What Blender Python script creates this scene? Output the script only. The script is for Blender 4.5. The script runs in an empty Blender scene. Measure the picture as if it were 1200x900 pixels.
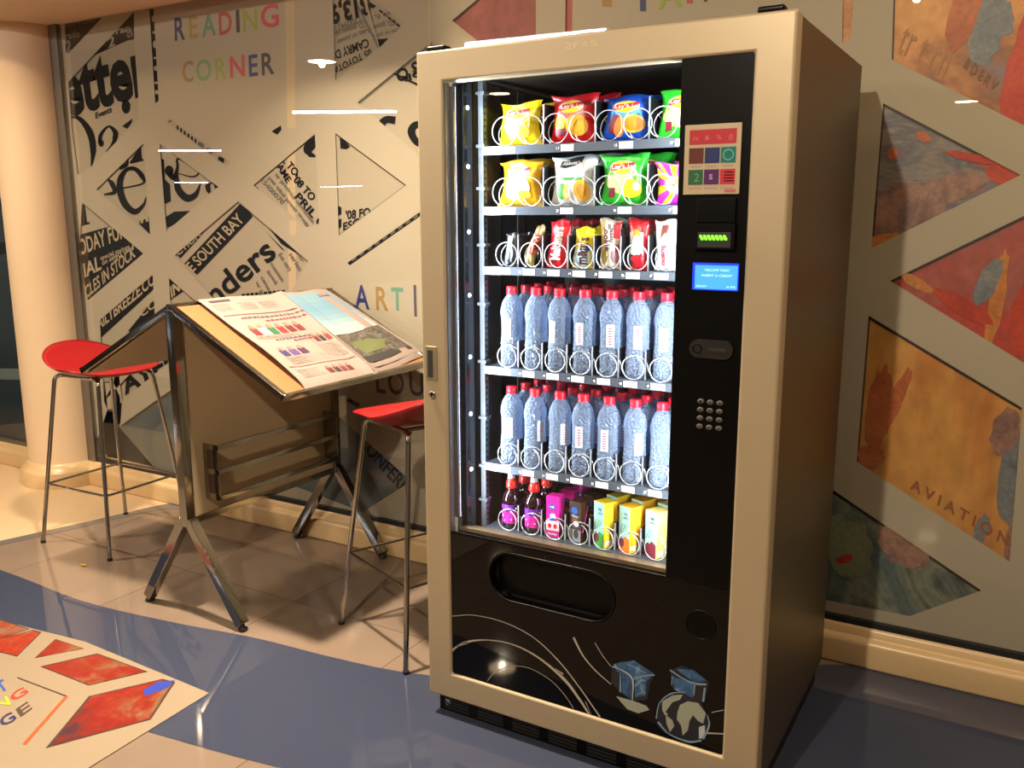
import bpy, bmesh, math, random
from mathutils import Vector, Matrix, Euler
random.seed(7)
S = bpy.context.scene
COL = S.collection
PI = math.pi

# ------------------------------------------------------------------ camera
CAM = Vector((1.4036, -1.9139, 1.4172))
ROT = Euler((1.3847, 0.0019, 0.5299), 'XYZ')
FPX = 1035.7
RM = ROT.to_matrix()
cd = bpy.data.cameras.new('camera'); cam = bpy.data.objects.new('camera', cd); COL.objects.link(cam)
cam.location = CAM; cam.rotation_euler = ROT
cd.sensor_width = 36; cd.lens = 36 * FPX / 1200; cd.clip_start = .05; cd.clip_end = 200
S.camera = cam

def ray(u, v):
    return (RM @ Vector(((u - 600) / FPX, (450 - v) / FPX, -1))).normalized()
def hit(u, v, p, n):            # where the sight line of a photo point meets a real plane
    d = ray(u, v); p = Vector(p); n = Vector(n)
    return CAM + d * ((p - CAM).dot(n) / d.dot(n))
def WY(u, v, y): return hit(u, v, (0, y, 0), (0, 1, 0))
def FL(u, v, z=0): return hit(u, v, (0, 0, z), (0, 0, 1))

# ------------------------------------------------------------------ materials
def srgb(h):
    if isinstance(h, str):
        h = [int(h[i:i+2], 16) / 255 for i in (0, 2, 4)]
    return tuple((c / 12.92 if c <= .04045 else ((c + .055) / 1.055) ** 2.4) for c in h) + (1,)
MATS = {}
def mat(name, col, rough=.5, metal=0, spec=.5, emit=0, coat=0, trans=0, bump=0, bscale=50, aniso=0, ecol=None, var=0, vscale=4):
    if name in MATS: return MATS[name]
    m = bpy.data.materials.new(name); m.use_nodes = True
    nt = m.node_tree; b = nt.nodes['Principled BSDF']
    c = srgb(col) if isinstance(col, str) else tuple(col) + (1,)
    b.inputs['Base Color'].default_value = c
    b.inputs['Roughness'].default_value = rough; b.inputs['Metallic'].default_value = metal
    b.inputs['Specular IOR Level'].default_value = spec
    b.inputs['Coat Weight'].default_value = coat; b.inputs['Coat Roughness'].default_value = .03
    b.inputs['Transmission Weight'].default_value = trans
    if aniso: b.inputs['Anisotropic'].default_value = aniso
    if emit:
        b.inputs['Emission Color'].default_value = srgb(ecol) if ecol else c
        b.inputs['Emission Strength'].default_value = emit
    if bump or var:
        tc = nt.nodes.new('ShaderNodeTexCoord'); nz = nt.nodes.new('ShaderNodeTexNoise')
        nz.inputs['Scale'].default_value = bscale; nt.links.new(tc.outputs['Object'], nz.inputs['Vector'])
        if bump:
            bp = nt.nodes.new('ShaderNodeBump'); bp.inputs['Strength'].default_value = bump; bp.inputs['Distance'].default_value = .002
            nt.links.new(nz.outputs['Fac'], bp.inputs['Height']); nt.links.new(bp.outputs['Normal'], b.inputs['Normal'])
        if var:
            n2 = nt.nodes.new('ShaderNodeTexNoise'); n2.inputs['Scale'].default_value = vscale; n2.inputs['Detail'].default_value = 6
            nt.links.new(tc.outputs['Object'], n2.inputs['Vector'])
            mx = nt.nodes.new('ShaderNodeMix'); mx.data_type = 'RGBA'
            mx.inputs[6].default_value = tuple(x * (1 - var) for x in c[:3]) + (1,)
            mx.inputs[7].default_value = tuple(min(1, x * (1 + var)) for x in c[:3]) + (1,)
            nt.links.new(n2.outputs['Fac'], mx.inputs[0]); nt.links.new(mx.outputs[2], b.inputs['Base Color'])
    MATS[name] = m
    return m

def glassmat(name, tint=(1, 1, 1), rough=0.0, ior=1.45, refl=1.0):
    m = bpy.data.materials.new(name); m.use_nodes = True; nt = m.node_tree; nt.nodes.clear()
    o = nt.nodes.new('ShaderNodeOutputMaterial'); t = nt.nodes.new('ShaderNodeBsdfTransparent'); t.inputs[0].default_value = tint + (1,)
    g = nt.nodes.new('ShaderNodeBsdfGlossy'); g.inputs['Roughness'].default_value = rough
    f = nt.nodes.new('ShaderNodeFresnel'); f.inputs['IOR'].default_value = ior
    mx = nt.nodes.new('ShaderNodeMixShader')
    mu = nt.nodes.new('ShaderNodeMath'); mu.operation = 'MULTIPLY'; mu.inputs[1].default_value = refl
    ge = nt.nodes.new('ShaderNodeNewGeometry'); iv = nt.nodes.new('ShaderNodeMath'); iv.operation = 'SUBTRACT'; iv.inputs[0].default_value = 1
    m3 = nt.nodes.new('ShaderNodeMath'); m3.operation = 'MULTIPLY'
    nt.links.new(ge.outputs['Backfacing'], iv.inputs[1]); nt.links.new(iv.outputs[0], m3.inputs[1])      # the back face only lets light out
    nt.links.new(f.outputs[0], mu.inputs[0]); nt.links.new(mu.outputs[0], m3.inputs[0]); nt.links.new(m3.outputs[0], mx.inputs[0])
    nt.links.new(t.outputs[0], mx.inputs[1]); nt.links.new(g.outputs[0], mx.inputs[2]); nt.links.new(mx.outputs[0], o.inputs[0])
    MATS[name] = m
    return m

def paintmat(name, cols, scale=2.2, seed=0, rough=.5, streak=1.0, dist=1.2):
    """brushy abstract paint: banded noise through a hard colour ramp"""
    m = bpy.data.materials.new(name); m.use_nodes = True; nt = m.node_tree; b = nt.nodes['Principled BSDF']
    b.inputs['Roughness'].default_value = rough
    tc = nt.nodes.new('ShaderNodeTexCoord'); mp = nt.nodes.new('ShaderNodeMapping')
    mp.inputs['Location'].default_value = (seed * 3.7, seed * 1.3, seed * 2.1); mp.inputs['Scale'].default_value = (1, 1, streak)
    mp.inputs['Rotation'].default_value = (0, .5, 0)
    nt.links.new(tc.outputs['Object'], mp.inputs[0])
    nz = nt.nodes.new('ShaderNodeTexNoise'); nz.inputs['Scale'].default_value = scale; nz.inputs['Detail'].default_value = 9
    nz.inputs['Roughness'].default_value = .62; nz.inputs['Distortion'].default_value = dist
    nt.links.new(mp.outputs[0], nz.inputs['Vector'])
    cr = nt.nodes.new('ShaderNodeValToRGB'); el = cr.color_ramp.elements
    n = len(cols)
    for i, c in enumerate(cols):
        p = .30 + .42 * i / (n - 1)
        e = el[i] if i < 2 else el.new(p)
        e.position = p; e.color = srgb(c)
    nt.links.new(nz.outputs['Fac'], cr.inputs[0])
    n2 = nt.nodes.new('ShaderNodeTexNoise'); n2.inputs['Scale'].default_value = scale * 14; n2.inputs['Detail'].default_value = 4
    nt.links.new(mp.outputs[0], n2.inputs['Vector'])
    mx = nt.nodes.new('ShaderNodeMix'); mx.data_type = 'RGBA'; mx.blend_type = 'OVERLAY'; mx.inputs[0].default_value = .45
    nt.links.new(cr.outputs[0], mx.inputs[6]); nt.links.new(n2.outputs['Fac'], mx.inputs[7]); nt.links.new(mx.outputs[2], b.inputs['Base Color'])
    MATS[name] = m
    return m

# ------------------------------------------------------------------ mesh builder
class MB:
    def __init__(s): s.v = []; s.f = []; s.m = []; s.sm = []; s.mats = []
    def mi(s, m):
        if m not in s.mats: s.mats.append(m)
        return s.mats.index(m)
    def add(s, vs, fs, m, smooth=False):
        o = len(s.v); s.v += [tuple(x) for x in vs]; k = s.mi(m)
        for f in fs: s.f.append([i + o for i in f]); s.m.append(k); s.sm.append(smooth)
    def box(s, a, b, m):
        x0, y0, z0 = [min(a[i], b[i]) for i in range(3)]; x1, y1, z1 = [max(a[i], b[i]) for i in range(3)]
        s.add([(x0,y0,z0),(x1,y0,z0),(x1,y1,z0),(x0,y1,z0),(x0,y0,z1),(x1,y0,z1),(x1,y1,z1),(x0,y1,z1)],
              [(0,3,2,1),(4,5,6,7),(0,1,5,4),(1,2,6,5),(2,3,7,6),(3,0,4,7)], m)
    def prism(s, pts, d, m):            # planar polygon swept by vector d
        n = len(pts); d = Vector(d); P = [Vector(p) for p in pts]
        nrm = Vector((0, 0, 0))
        for i in range(n): nrm += P[i].cross(P[(i + 1) % n])
        if nrm.dot(d) > 0: P = P[::-1]
        s.add(P + [p + d for p in P], [tuple(range(n)), tuple(range(2 * n - 1, n - 1, -1))] + [(i, n + i, n + (i + 1) % n, (i + 1) % n)  for i in range(n)], m)
    def tube(s, path, r, m, n=8, closed=False, cap=True):
        P = [Vector(p) for p in path]; L = len(P); vs = []; up = None
        for i, p in enumerate(P):
            if closed: t = (P[(i + 1) % L] - P[i - 1])
            else: t = P[min(i + 1, L - 1)] - P[max(i - 1, 0)]
            t.normalize()
            if up is None:
                a = Vector((0, 0, 1)) if abs(t.z) < .9 else Vector((1, 0, 0)); up = (a - t * a.dot(t)).normalized()
            else: up = (up - t * up.dot(t)).normalized()
            sd = t.cross(up); rr = r[i] if isinstance(r, (list, tuple)) else r
            for k in range(n):
                a = 2 * PI * k / n; vs.append(p + (up * math.cos(a) + sd * math.sin(a)) * rr)
        fs = []
        for i in range(L if closed else L - 1):
            j = (i + 1) % L
            for k in range(n): fs.append((i*n+k, i*n+(k+1)%n, j*n+(k+1)%n, j*n+k))
        s.add(vs, fs, m, True)
        if cap and not closed: s.add(vs[:n], [tuple(range(n))[::-1]], m); s.add(vs[-n:], [tuple(range(n))], m)
    def lathe(s, prof, c, m, n=20, axis='z', smooth=True, cap=True):
        c = Vector(c); vs = []
        for r, h in prof:
            for k in range(n):
                a = 2 * PI * k / n; x, y = r * math.cos(a), r * math.sin(a)
                vs.append(c + (Vector((x, y, h)) if axis == 'z' else Vector((x, h, y)) if axis == 'y' else Vector((h, x, y))))
        fs = [(i*n+k, i*n+(k+1)%n, (i+1)*n+(k+1)%n, (i+1)*n+k) for i in range(len(prof)-1) for k in range(n)]
        s.add(vs, fs, m, smooth)
        if cap:
            if prof[0][0] > 1e-5: s.add(vs[:n], [tuple(range(n))[::-1]], m)
            if prof[-1][0] > 1e-5: s.add(vs[-n:], [tuple(range(n))], m)
    def grid(s, fn, nu, nv, m, smooth=True, matfn=None):
        vs = [fn(i / nu, j / nv) for j in range(nv + 1) for i in range(nu + 1)]
        o = len(s.v); s.v += [tuple(x) for x in vs]
        for j in range(nv):
            for i in range(nu):
                a = o + j * (nu + 1) + i
                s.f.append([a, a + 1, a + nu + 2, a + nu + 1]); s.sm.append(smooth)
                s.m.append(s.mi(matfn((i + .5) / nu, (j + .5) / nv) if matfn else m))
    def bar(s, a, b, w, h, m, up=(0, 0, 1)):  # rectangular bar from a to b
        a = Vector(a); b = Vector(b); t = (b - a).normalized(); up = Vector(up)
        sd = t.cross(up).normalized(); u = sd.cross(t).normalized()
        q = [sd * w / 2 + u * h / 2, -sd * w / 2 + u * h / 2, -sd * w / 2 - u * h / 2, sd * w / 2 - u * h / 2]
        s.add([a + k for k in q] + [b + k for k in q], [(3,2,1,0),(4,5,6,7),(0,1,5,4),(1,2,6,5),(2,3,7,6),(3,0,4,7)], m)
    def text(s, body, fn, m, bold=0, mirror=False, sub=False):
        """font outline, normalised to the unit box (u along, v up), mapped by fn"""
        bold = bold * .5 if bold > .03 else bold
        key = (body, bold)
        if key not in TXT:
            cu = bpy.data.curves.new('t', 'FONT'); cu.body = body; cu.resolution_u = 3; cu.offset = bold
            cu.fill_mode = 'BOTH'
            ob = bpy.data.objects.new('t', cu); me = ob.to_mesh()
            vs = [tuple(v.co) for v in me.vertices]; fs = [tuple(p.vertices) for p in me.polygons]
            ob.to_mesh_clear(); bpy.data.objects.remove(ob); bpy.data.curves.remove(cu)
            if vs:
                x0 = min(v[0] for v in vs); x1 = max(v[0] for v in vs)
                vs = [((v[0] - x0) / (x1 - x0), v[1] / .72, 0) for v in vs]
            TXT[key] = (vs, fs)
        vs, fs = TXT[key]
        if vs: s.add([fn(1 - v[0] if mirror else v[0], v[1]) for v in vs], fs, m)
    def build(s, name, parent=None, bevel=0, seg=2, solid=0, subsurf=0, loc=None):
        me = bpy.data.meshes.new(name)
        me.from_pydata(s.v, [], s.f); me.update()
        for m in s.mats: me.materials.append(m)
        me.polygons.foreach_set('material_index', s.m); me.polygons.foreach_set('use_smooth', s.sm)
        o = bpy.data.objects.new(name, me); COL.objects.link(o)
        if parent: o.parent = parent
        if loc: o.location = loc
        if solid:
            k = o.modifiers.new('solid', 'SOLIDIFY'); k.thickness = solid; k.offset = 0
        if bevel:
            k = o.modifiers.new('bevel', 'BEVEL'); k.width = bevel; k.segments = seg; k.limit_method = 'ANGLE'; k.angle_limit = .7
            me.polygons.foreach_set('use_smooth', [True] * len(me.polygons))
            w = o.modifiers.new('wn', 'WEIGHTED_NORMAL'); w.keep_sharp = False
        if subsurf:
            k = o.modifiers.new('sub', 'SUBSURF'); k.levels = subsurf; k.render_levels = subsurf
        return o
TXT = {}
def quad(a, b, c):      # affine map unit box -> a + u(b-a) + v(c-a)
    a = Vector(a); b = Vector(b) - a; c = Vector(c) - a
    return lambda u, v: a + b * u + c * v
def tag(o, label=None, cat=None, group=None, kind=None):
    if label: o['label'] = label
    if cat: o['category'] = cat
    if group: o['group'] = group
    if kind: o['kind'] = kind
    return o
def empty(name, loc=(0, 0, 0), rz=0, **k):
    o = bpy.data.objects.new(name, None); COL.objects.link(o); o.location = loc; o.rotation_euler = (0, 0, rz); o.empty_display_size = .05
    return tag(o, **k)
def children(o): return CH.get(o.name, [])
def copy_tree(o, parent=None):
    c = o.copy(); COL.objects.link(c)
    if parent: c.parent = parent
    for ch in list(o.children): copy_tree(ch, c)
    return c

# palette
M_film = mat('cream window film', 'a9a08f', .55, spec=.15)
M_filmback = mat('cream printed sheet', 'a29988', .6, spec=.15)
M_ink = mat('black print ink', '17181c', .5, spec=.12)
M_inkgrey = mat('grey print ink', '6a655c', .5)
M_inkw = mat('pale print ink', 'a99b82', .5, spec=.12)
M_drop = mat('brown shadow and outline ink', '3a2620', .5)
M_glass = glassmat('clear pane glass', (.98, .98, .97), 0, 1.5, 1.3)
M_steel = mat('polished steel', '9a958c', .09, 1)
M_chrome = mat('chrome', 'b4b0a8', .1, 1)
M_alu = mat('aluminium frame', '8d8a86', .35, .9)
M_frame = mat('champagne lacquer', 'a8977b', .42, .25, bump=.04, bscale=900)
M_side = mat('brushed dark bronze side', '62553f', .42, .7, bump=.05, bscale=300)
M_black = mat('black gloss panel', '0a0908', .03, spec=.22)
M_blackm = mat('black satin panel', '090808', .32, spec=.12)
M_rub = mat('black rubber', '101010', .6)
M_white = mat('white plastic', 'e8e8e6', .4)
M_wire = mat('white steel wire', 'd8dade', .25, .6)
M_inner = mat('dark grey cabinet lining', '3a3733', .5, .2)
M_tray = mat('blue grey tray steel', '5b626c', .35, .5)
M_dark = mat('dark divider plastic', '15161a', .4)
M_red = mat('red moulded plastic', '940e16', .38, spec=.4)
M_wood = mat('honey laminate', '956440', .4, var=.06, vscale=9)
M_lam = mat('cream laminate', 'b39d7b', .45)

# ------------------------------------------------------------------ setting: floor, ceiling, wall
X0, X1, Y0, Y1 = -28, 7, -28, 2.2
def tilemat():
    m = bpy.data.materials.new('polished beige tile'); m.use_nodes = True; nt = m.node_tree; b = nt.nodes['Principled BSDF']
    tc = nt.nodes.new('ShaderNodeTexCoord'); mp = nt.nodes.new('ShaderNodeMapping'); mp.inputs['Location'].default_value = (.28, .24, 0)
    nt.links.new(tc.outputs['Object'], mp.inputs[0])
    br = nt.nodes.new('ShaderNodeTexBrick'); br.offset = 0; br.inputs['Scale'].default_value = 1
    br.inputs['Brick Width'].default_value = .6; br.inputs['Row Height'].default_value = .6; br.inputs['Mortar Size'].default_value = .0022
    br.inputs['Color1'].default_value = srgb('7b6a5d'); br.inputs['Color2'].default_value = srgb('816f61'); br.inputs['Mortar'].default_value = srgb('5d4d3f')
    nt.links.new(mp.outputs[0], br.inputs[0])
    nz = nt.nodes.new('ShaderNodeTexNoise'); nz.inputs['Scale'].default_value = 3; nz.inputs['Detail'].default_value = 6
    nt.links.new(tc.outputs['Object'], nz.inputs['Vector'])
    mx = nt.nodes.new('ShaderNodeMix'); mx.data_type = 'RGBA'; mx.blend_type = 'OVERLAY'; mx.inputs[0].default_value = .18
    nt.links.new(br.outputs[0], mx.inputs[6]); nt.links.new(nz.outputs['Fac'], mx.inputs[7]); nt.links.new(mx.outputs[2], b.inputs['Base Color'])
    b.inputs['Roughness'].default_value = .07; b.inputs['Specular IOR Level'].default_value = .55
    return m
f = MB(); f.box((X0, Y0, -.1), (X1, Y1, 0), tilemat()); tag(f.build('floor'), kind='structure')
M_blue = mat('slate blue floor vinyl', '3a3f52', .035, var=.08, vscale=1.5)
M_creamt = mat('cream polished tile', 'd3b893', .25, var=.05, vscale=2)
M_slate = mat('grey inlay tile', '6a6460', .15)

def smooth_curve(P, n=12):      # Catmull-Rom through world points
    P = [Vector(p) for p in P]; out = []
    Q = [P[0] * 2 - P[1]] + P + [P[-1] * 2 - P[-2]]
    for i in range(1, len(Q) - 2):
        for k in range(n):
            t = k / n; a, b, c, d = Q[i-1], Q[i], Q[i+1], Q[i+2]
            out.append(.5 * ((2*b) + (c-a)*t + (2*a-5*b+4*c-d)*t*t + (3*b-a-3*c+d)*t**3))
    out.append(P[-1]); return out
# blue band: upper (wall side) edge and lower edge, following floor points seen in the photo
up = [Vector((-6.0, .02, 0)), Vector((-3.6, -.03, 0))] + [FL(*p) for p in ((0, 668), (95, 704), (200, 729), (300, 748), (400, 773), (505, 792))] + [Vector((.45, .40, 0)), FL(965, 779), Vector((1.5, 1.10, 0)), Vector((2.4, 1.9, 0))]
lo = [Vector((-6.0, -.52, 0)), Vector((-3.6, -.5, 0)), FL(60, 822), FL(182, 860), FL(320, 898), Vector((.35, -.30, 0)), Vector((1.1, -.12, 0)), Vector((2.0, .35, 0)), Vector((3.2, 1.3, 0))]
U = smooth_curve(up); Lw = smooth_curve(lo)
def strip_between(mb, A, B, m, z, n=90):
    def rs(P):
        d = [0]
        for a, b in zip(P, P[1:]): d.append(d[-1] + (b - a).length)
        out = []
        for k in range(n + 1):
            t = d[-1] * k / n; i = 0
            while i < len(P) - 2 and d[i + 1] < t: i += 1
            f_ = (t - d[i]) / max(1e-9, d[i + 1] - d[i]); out.append(P[i].lerp(P[i + 1], f_))
        return out
    A = rs(A); B = rs(B)
    vs = [Vector((p.x, p.y, z)) for p in A] + [Vector((p.x, p.y, z)) for p in B]
    mb.add(vs, [(i, n + 1 + i, n + 2 + i, i + 1) for i in range(n)], m)
b = MB(); strip_between(b, U, Lw, M_blue, .0012); tag(b.build('trim_1'), kind='structure')
# cream tiling beyond, with its thin grey inlay edge
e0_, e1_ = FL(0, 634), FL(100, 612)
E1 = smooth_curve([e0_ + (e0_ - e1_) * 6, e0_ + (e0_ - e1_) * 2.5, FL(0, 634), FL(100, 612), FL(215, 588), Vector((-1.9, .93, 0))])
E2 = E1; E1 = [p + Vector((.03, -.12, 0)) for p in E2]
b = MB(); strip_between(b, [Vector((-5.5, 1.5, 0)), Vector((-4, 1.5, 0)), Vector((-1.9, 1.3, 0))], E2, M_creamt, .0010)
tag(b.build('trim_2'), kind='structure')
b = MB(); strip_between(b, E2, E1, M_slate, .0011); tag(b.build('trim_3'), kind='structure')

M_ceil = mat('warm white ceiling paint', 'cbb79c', .7)
c = MB(); c.box((X0, Y0, 2.8), (X1, Y1, 2.9), M_ceil); tag(c.build('ceiling'), kind='structure')
c = MB(); c.box((-9, .45, 2.36), (-.6, 1.02, 2.80), mat('peach soffit paint', 'ecd2b6', .6)); tag(c.build('trim_4'), kind='structure')
# low curb with rounded ledge under the glazing
c = MB()
prof = [(.90, 0), (.895, .010), (.892, .078), (.902, .092), (.918, .096), (.922, .118), (.932, .128), (1.02, .130), (1.02, 0)]
c.prism([(-9, y, z) for y, z in prof], (12, 0, 0), mat('cream stone curb', 'cfb184', .3, var=.05, vscale=3))
tag(c.build('baseboard_back', bevel=.004), kind='structure')
c = MB()   # bulge of the curb round the column
CX, CY, CR = -3.12, .93, .19
c.lathe([(CR + .045, 0), (CR + .045, .078), (CR + .036, .092), (CR + .022, .096), (CR + .018, .118), (CR + .004, .128)], (CX, CY, 0), MATS['cream stone curb'], 36)
tag(c.build('baseboard_column'), kind='structure')
c = MB(); c.lathe([(CR, .0), (CR, 2.36)], (CX, CY, 0), mat('peach column paint', 'd8bfa0', .55), 48); tag(c.build('wall_column'), kind='structure')
c = MB(); c.box((-9, 1.06, 0), (9, 1.2, 2.8), mat('dark room beyond glass', '2b2d30', .8)); tag(c.build('wall_back'), kind='structure')

# ------------------------------------------------------------------ the printed glass wall
YF, YB, YG = .950, .955, .938
def P2(pts, y): return [WY(u, v, y) for u, v in pts]
win = empty('window_1', (0, YF, 0), kind='structure')
def rel(o): o.parent = win; o.matrix_parent_inverse = Matrix.Translation((0, -YF, 0)); return o
# openings cut through the film (photo outlines carried onto the wall plane)
SH = {
 'a1': [(76, 27), (121, 19), (81, 62), (77, 62)],
 'a2': [(157, 14), (157, 45), (162, 112), (162, 140), (110, 193), (91, 205), (84, 150), (80, 96)],
 'a3': [(175, 11), (180, 10.5), (186, 118), (182, 121)],
 'a4': [(113, 222), (168, 168), (176, 275)],
 'a5': [(187, 168), (200, 178), (256, 219), (195, 271)],
 'a6': [(96, 237), (168, 297), (103, 352), (93, 300)],
 'a7': [(117, 375), (179, 322), (180, 345), (183, 395), (170, 420), (122, 470)],
 'a8': [(198, 326), (214, 340), (240, 362), (200, 362)],
 'a9': [(205, 299), (279, 236), (361, 306), (330, 362), (270, 372)],
 'a10': [(297, 217), (369, 157), (374, 262), (360, 267)],
 'a11': [(389, -30), (416, -30), (444, 56), (393, 94)],
 'a12': [(427, -8), (474, 27), (445, 56)],
 'a13': [(419, 120), (505, 50), (530, 60), (530, 200), (500, 190)],
 'a14': [(393, 156), (476, 217), (397, 276)],
 'a15': [(407, 308), (500, 243), (500, 248), (410, 311)],
 'a16': [(196, 143), (200, 140), (269, 190), (266, 195)],
 'a17': [(318, 154), (329, 147), (330, 152), (325, 158)],
 'a18': [(137, 420), (205, 392), (213, 412), (143, 470)],
 'a19': [(123, 449), (133, 449), (135, 479), (126, 480)],
 'g1': [(141, 499), (199, 458), (222, 470), (240, 585), (186, 551)],
 'g2': [(320, 560), (388, 480), (482, 564), (425, 600)],
 'g3': [(408, 466), (422, 473), (420, 478), (406, 470)],
 'b1': [(530, 24), (575, -14), (628, -14), (628, 70), (600, 80)],
 'b2': [(663, -14), (671, -14), (670, 70), (662, 70)],
 'c0': [(988, -20), (1002, -20), (996, 50), (987, 50)],
 'c1': [(1048, -30), (1260, -30), (1260, 182), (1200, 147), (1045, 70)],
 'c2': [(1035, 121), (1196, 205), (1021, 291)],
 'c3': [(1043, 329), (1260, 224), (1260, 462)],
 'c4': [(1018, 370), (1198, 478), (1183, 658), (1004, 541)],
 'c5': [(976, 574), (1150, 692), (1066, 722), (900, 690), (910, 530)],
}
cu = bpy.data.curves.new('film', 'CURVE'); cu.dimensions = '2D'; cu.fill_mode = 'BOTH'
def spl(pts):
    s = cu.splines.new('POLY'); s.points.add(len(pts) - 1)
    for k, (x, z) in enumerate(pts): s.points[k].co = (x, z, 0, 1)
    s.use_cyclic_u = True
FX0, FX1 = WY(74, 200, YF).x, 4.2
spl([(-2.99, .05), (FX1, .05), (FX1, 2.78), (-2.99, 2.78)])
for k, pts in SH.items(): spl([(p.x, p.z) for p in P2(pts, YF)])
ob = bpy.data.objects.new('film', cu); me0 = ob.to_mesh()
fm = MB(); fm.add([(v.co.x, YF, v.co.y) for v in me0.vertices], [tuple(p.vertices) for p in me0.polygons], M_film)
ob.to_mesh_clear(); bpy.data.objects.remove(ob)
# coloured room names printed on the film
def wtext(mb, body, a, b_, c_, m, y=YF - .0012, bold=.02, mirror=False):
    mb.text(body, quad(WY(*a, y), WY(*b_, y), WY(*c_, y)), m, bold, mirror)
LC = {k: mat('letter ' + k, v, .5) for k, v in dict(navy='2b3460', ochre='9c8242', teal='5c8a78', rose='a8434c', dark='2c2c33', olive='8b9a3c', coral='b8444f', tan='96743c', blue='25306e', green='6f9468', purple='4a3a4a').items()}
for ch, x0, y0, x1, y1, h, cname in [('R', 205, 47.5, 217, 45.5, 27, 'navy'), ('E', 222, 45, 232, 43.5, 26.5, 'ochre'), ('A', 237, 43, 253, 40.5, 26, 'teal'), ('D', 257, 41, 272, 38.5, 27, 'rose'),
        ('I', 277, 37.5, 281, 37, 26.5, 'dark'), ('N', 285, 37, 302, 34.5, 27, 'olive'), ('G', 306, 33, 327, 30, 27, 'coral'),
        ('C', 214, 96.5, 227, 95, 25, 'tan'), ('O', 230, 95, 248, 93, 25, 'green'), ('R', 253, 93, 265.5, 91.5, 25.5, 'olive'), ('N', 270, 91, 287, 89, 25.5, 'coral'), ('E', 292, 89.5, 302.5, 88, 25.5, 'blue'), ('R', 307, 88, 321.5, 86, 26, 'dark'),
        ('A', 416, 361, 433, 362, 28, 'blue'), ('R', 441, 362, 455, 363, 27, 'tan'), ('T', 459, 363, 473, 363.5, 27, 'teal'),
        ('L', 441, 459, 452, 461, 28, 'purple'), ('O', 455, 461, 474, 463, 28, 'purple'), ('U', 480, 462, 497, 465, 28, 'purple')]:
    wtext(fm, ch, (x0, y0), (x1, y1), (x0 - .035 * h, y0 - h), LC[cname], bold=.035)
fm.prism(P2([(484.5, 334), (487.5, 334), (488.5, 371), (485.5, 371)], YF - .0012), (0, .0008, 0), LC['purple'])
for pts, cn in [([(750, -12), (757, -12), (757, 13), (750, 13)], 'navy'), ([(804, -14), (811, -14), (812, 4), (805, 4)], 'rose'), ([(705, -14), (716, -14), (717, 8), (706, 8)], 'tan'), ([(824, -14), (828, -14), (829, 2), (825, 2)], 'dark')]:
    fm.prism(P2(pts, YF - .0012), (0, .0008, 0), LC[cn])
wtext(fm, 'A', (771, 10.5), (800, 7), (770, -22), LC['olive'], bold=.035)
for q in ([(334, -30), (345, -30), (346.5, 150), (336.5, 150)], [(339, 258), (347, 258), (347, 276), (339, 276)], [(340, 345), (348, 345), (348, 360), (340, 360)]):
    fm.prism(P2(q, YF - .0006), (0, .0004, 0), mat('pale film joint', 'bba98c', .5, spec=.15))
fm.prism(P2([(502, -30), (504, -30), (504, 60), (502, 60)], YF - .0006), (0, .0004, 0), MATS['pale film joint'])
# sheets and prints behind the openings
bk = MB()
def grow(pts, k=1.06):
    cx = sum(p[0] for p in pts) / len(pts); cy = sum(p[1] for p in pts) / len(pts)
    return [(cx + (x - cx) * k, cy + (y - cy) * k) for x, y in pts]
PM = {
 'b1': paintmat('dusty red paint', ['7c4038', '8a4640', '96524a'], 2, 1), 'b2': MATS.get('x') or mat('rose ink', '9a4640', .5),
 'c0': paintmat('ochre paint streak', ['a4643a', 'b57c4a', 'c09060'], 6, 2),
 'c1': paintmat('amber red and slate paint', ['6b6a72', '8c5a3c', 'c2864a', 'c99455', 'b8402c', 'a8332a'], 1.6, 3.1, dist=.6),
 'c2': paintmat('slate and crimson paint', ['9a4a38', '6d6a70', '837a72', '5a5c68', 'b04030', '8e6a60'], 3.4, 4.2, streak=2.2),
 'c3': paintmat('crimson rose paint', ['5e4a50', '9a5248', 'a03c34', 'bc3024', 'b0703c'], 2.4, 5.7, streak=.7, dist=.5),
 'c4': paintmat('golden orange paint', ['54585e', 'a4552e', 'b8803e', 'c08c48', 'b06a36', 'c49a58'], 1.5, 6.4, streak=.6, dist=.5),
 'c5': paintmat('blue green paint', ['35424e', '4d5c60', '7c8270', '39404c', '5a4a3c'], 3, 7.7, streak=1.0),
}
M_gl = mat('grey smoked glass patch', '5d625f', .25)
M_gl2 = mat('dark smoked glass patch', '565e62', .25)
for k, pts in SH.items():
    m = PM.get(k) or (M_gl if k in ('g1', 'g3') else M_gl2 if k == 'g2' else M_filmback)
    bk.prism(P2(grow(pts), YB + .001), (0, .003, 0), m)
bk.prism(P2([(336, 160), (346, 160), (347, 370), (339, 370)], YB), (0, .0004, 0), MATS['pale film joint'])
def edge(a, b_, w, m=M_drop, y=YB - .0006, side=1):
    A = Vector(a); B = Vector(b_); d = (B - A).normalized(); n = Vector((-d.y, d.x)) * w * side
    bk.prism([WY(*q, y) for q in (A - n * .6, B - n * .6, B + n, A + n)], (0, .0004, 0), m)
for a, b_, w in [((1035, 121), (1196, 205), 3.2), ((1021, 291), (1035, 121), 2), ((1043, 329), (1260, 224), 3.5), ((1018, 370), (1198, 478), 3.2), ((1004, 541), (1018, 370), 2), ((976, 574), (1150, 692), 3),
                 ((1045, 70), (1048, -30), 2), ((530, 24), (575, -14), 3), ((393, 156), (476, 217), 1.2)]:
    edge(a, b_, w)  # dark strips: drop shadow of the shard edges, put into the print colour
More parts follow.
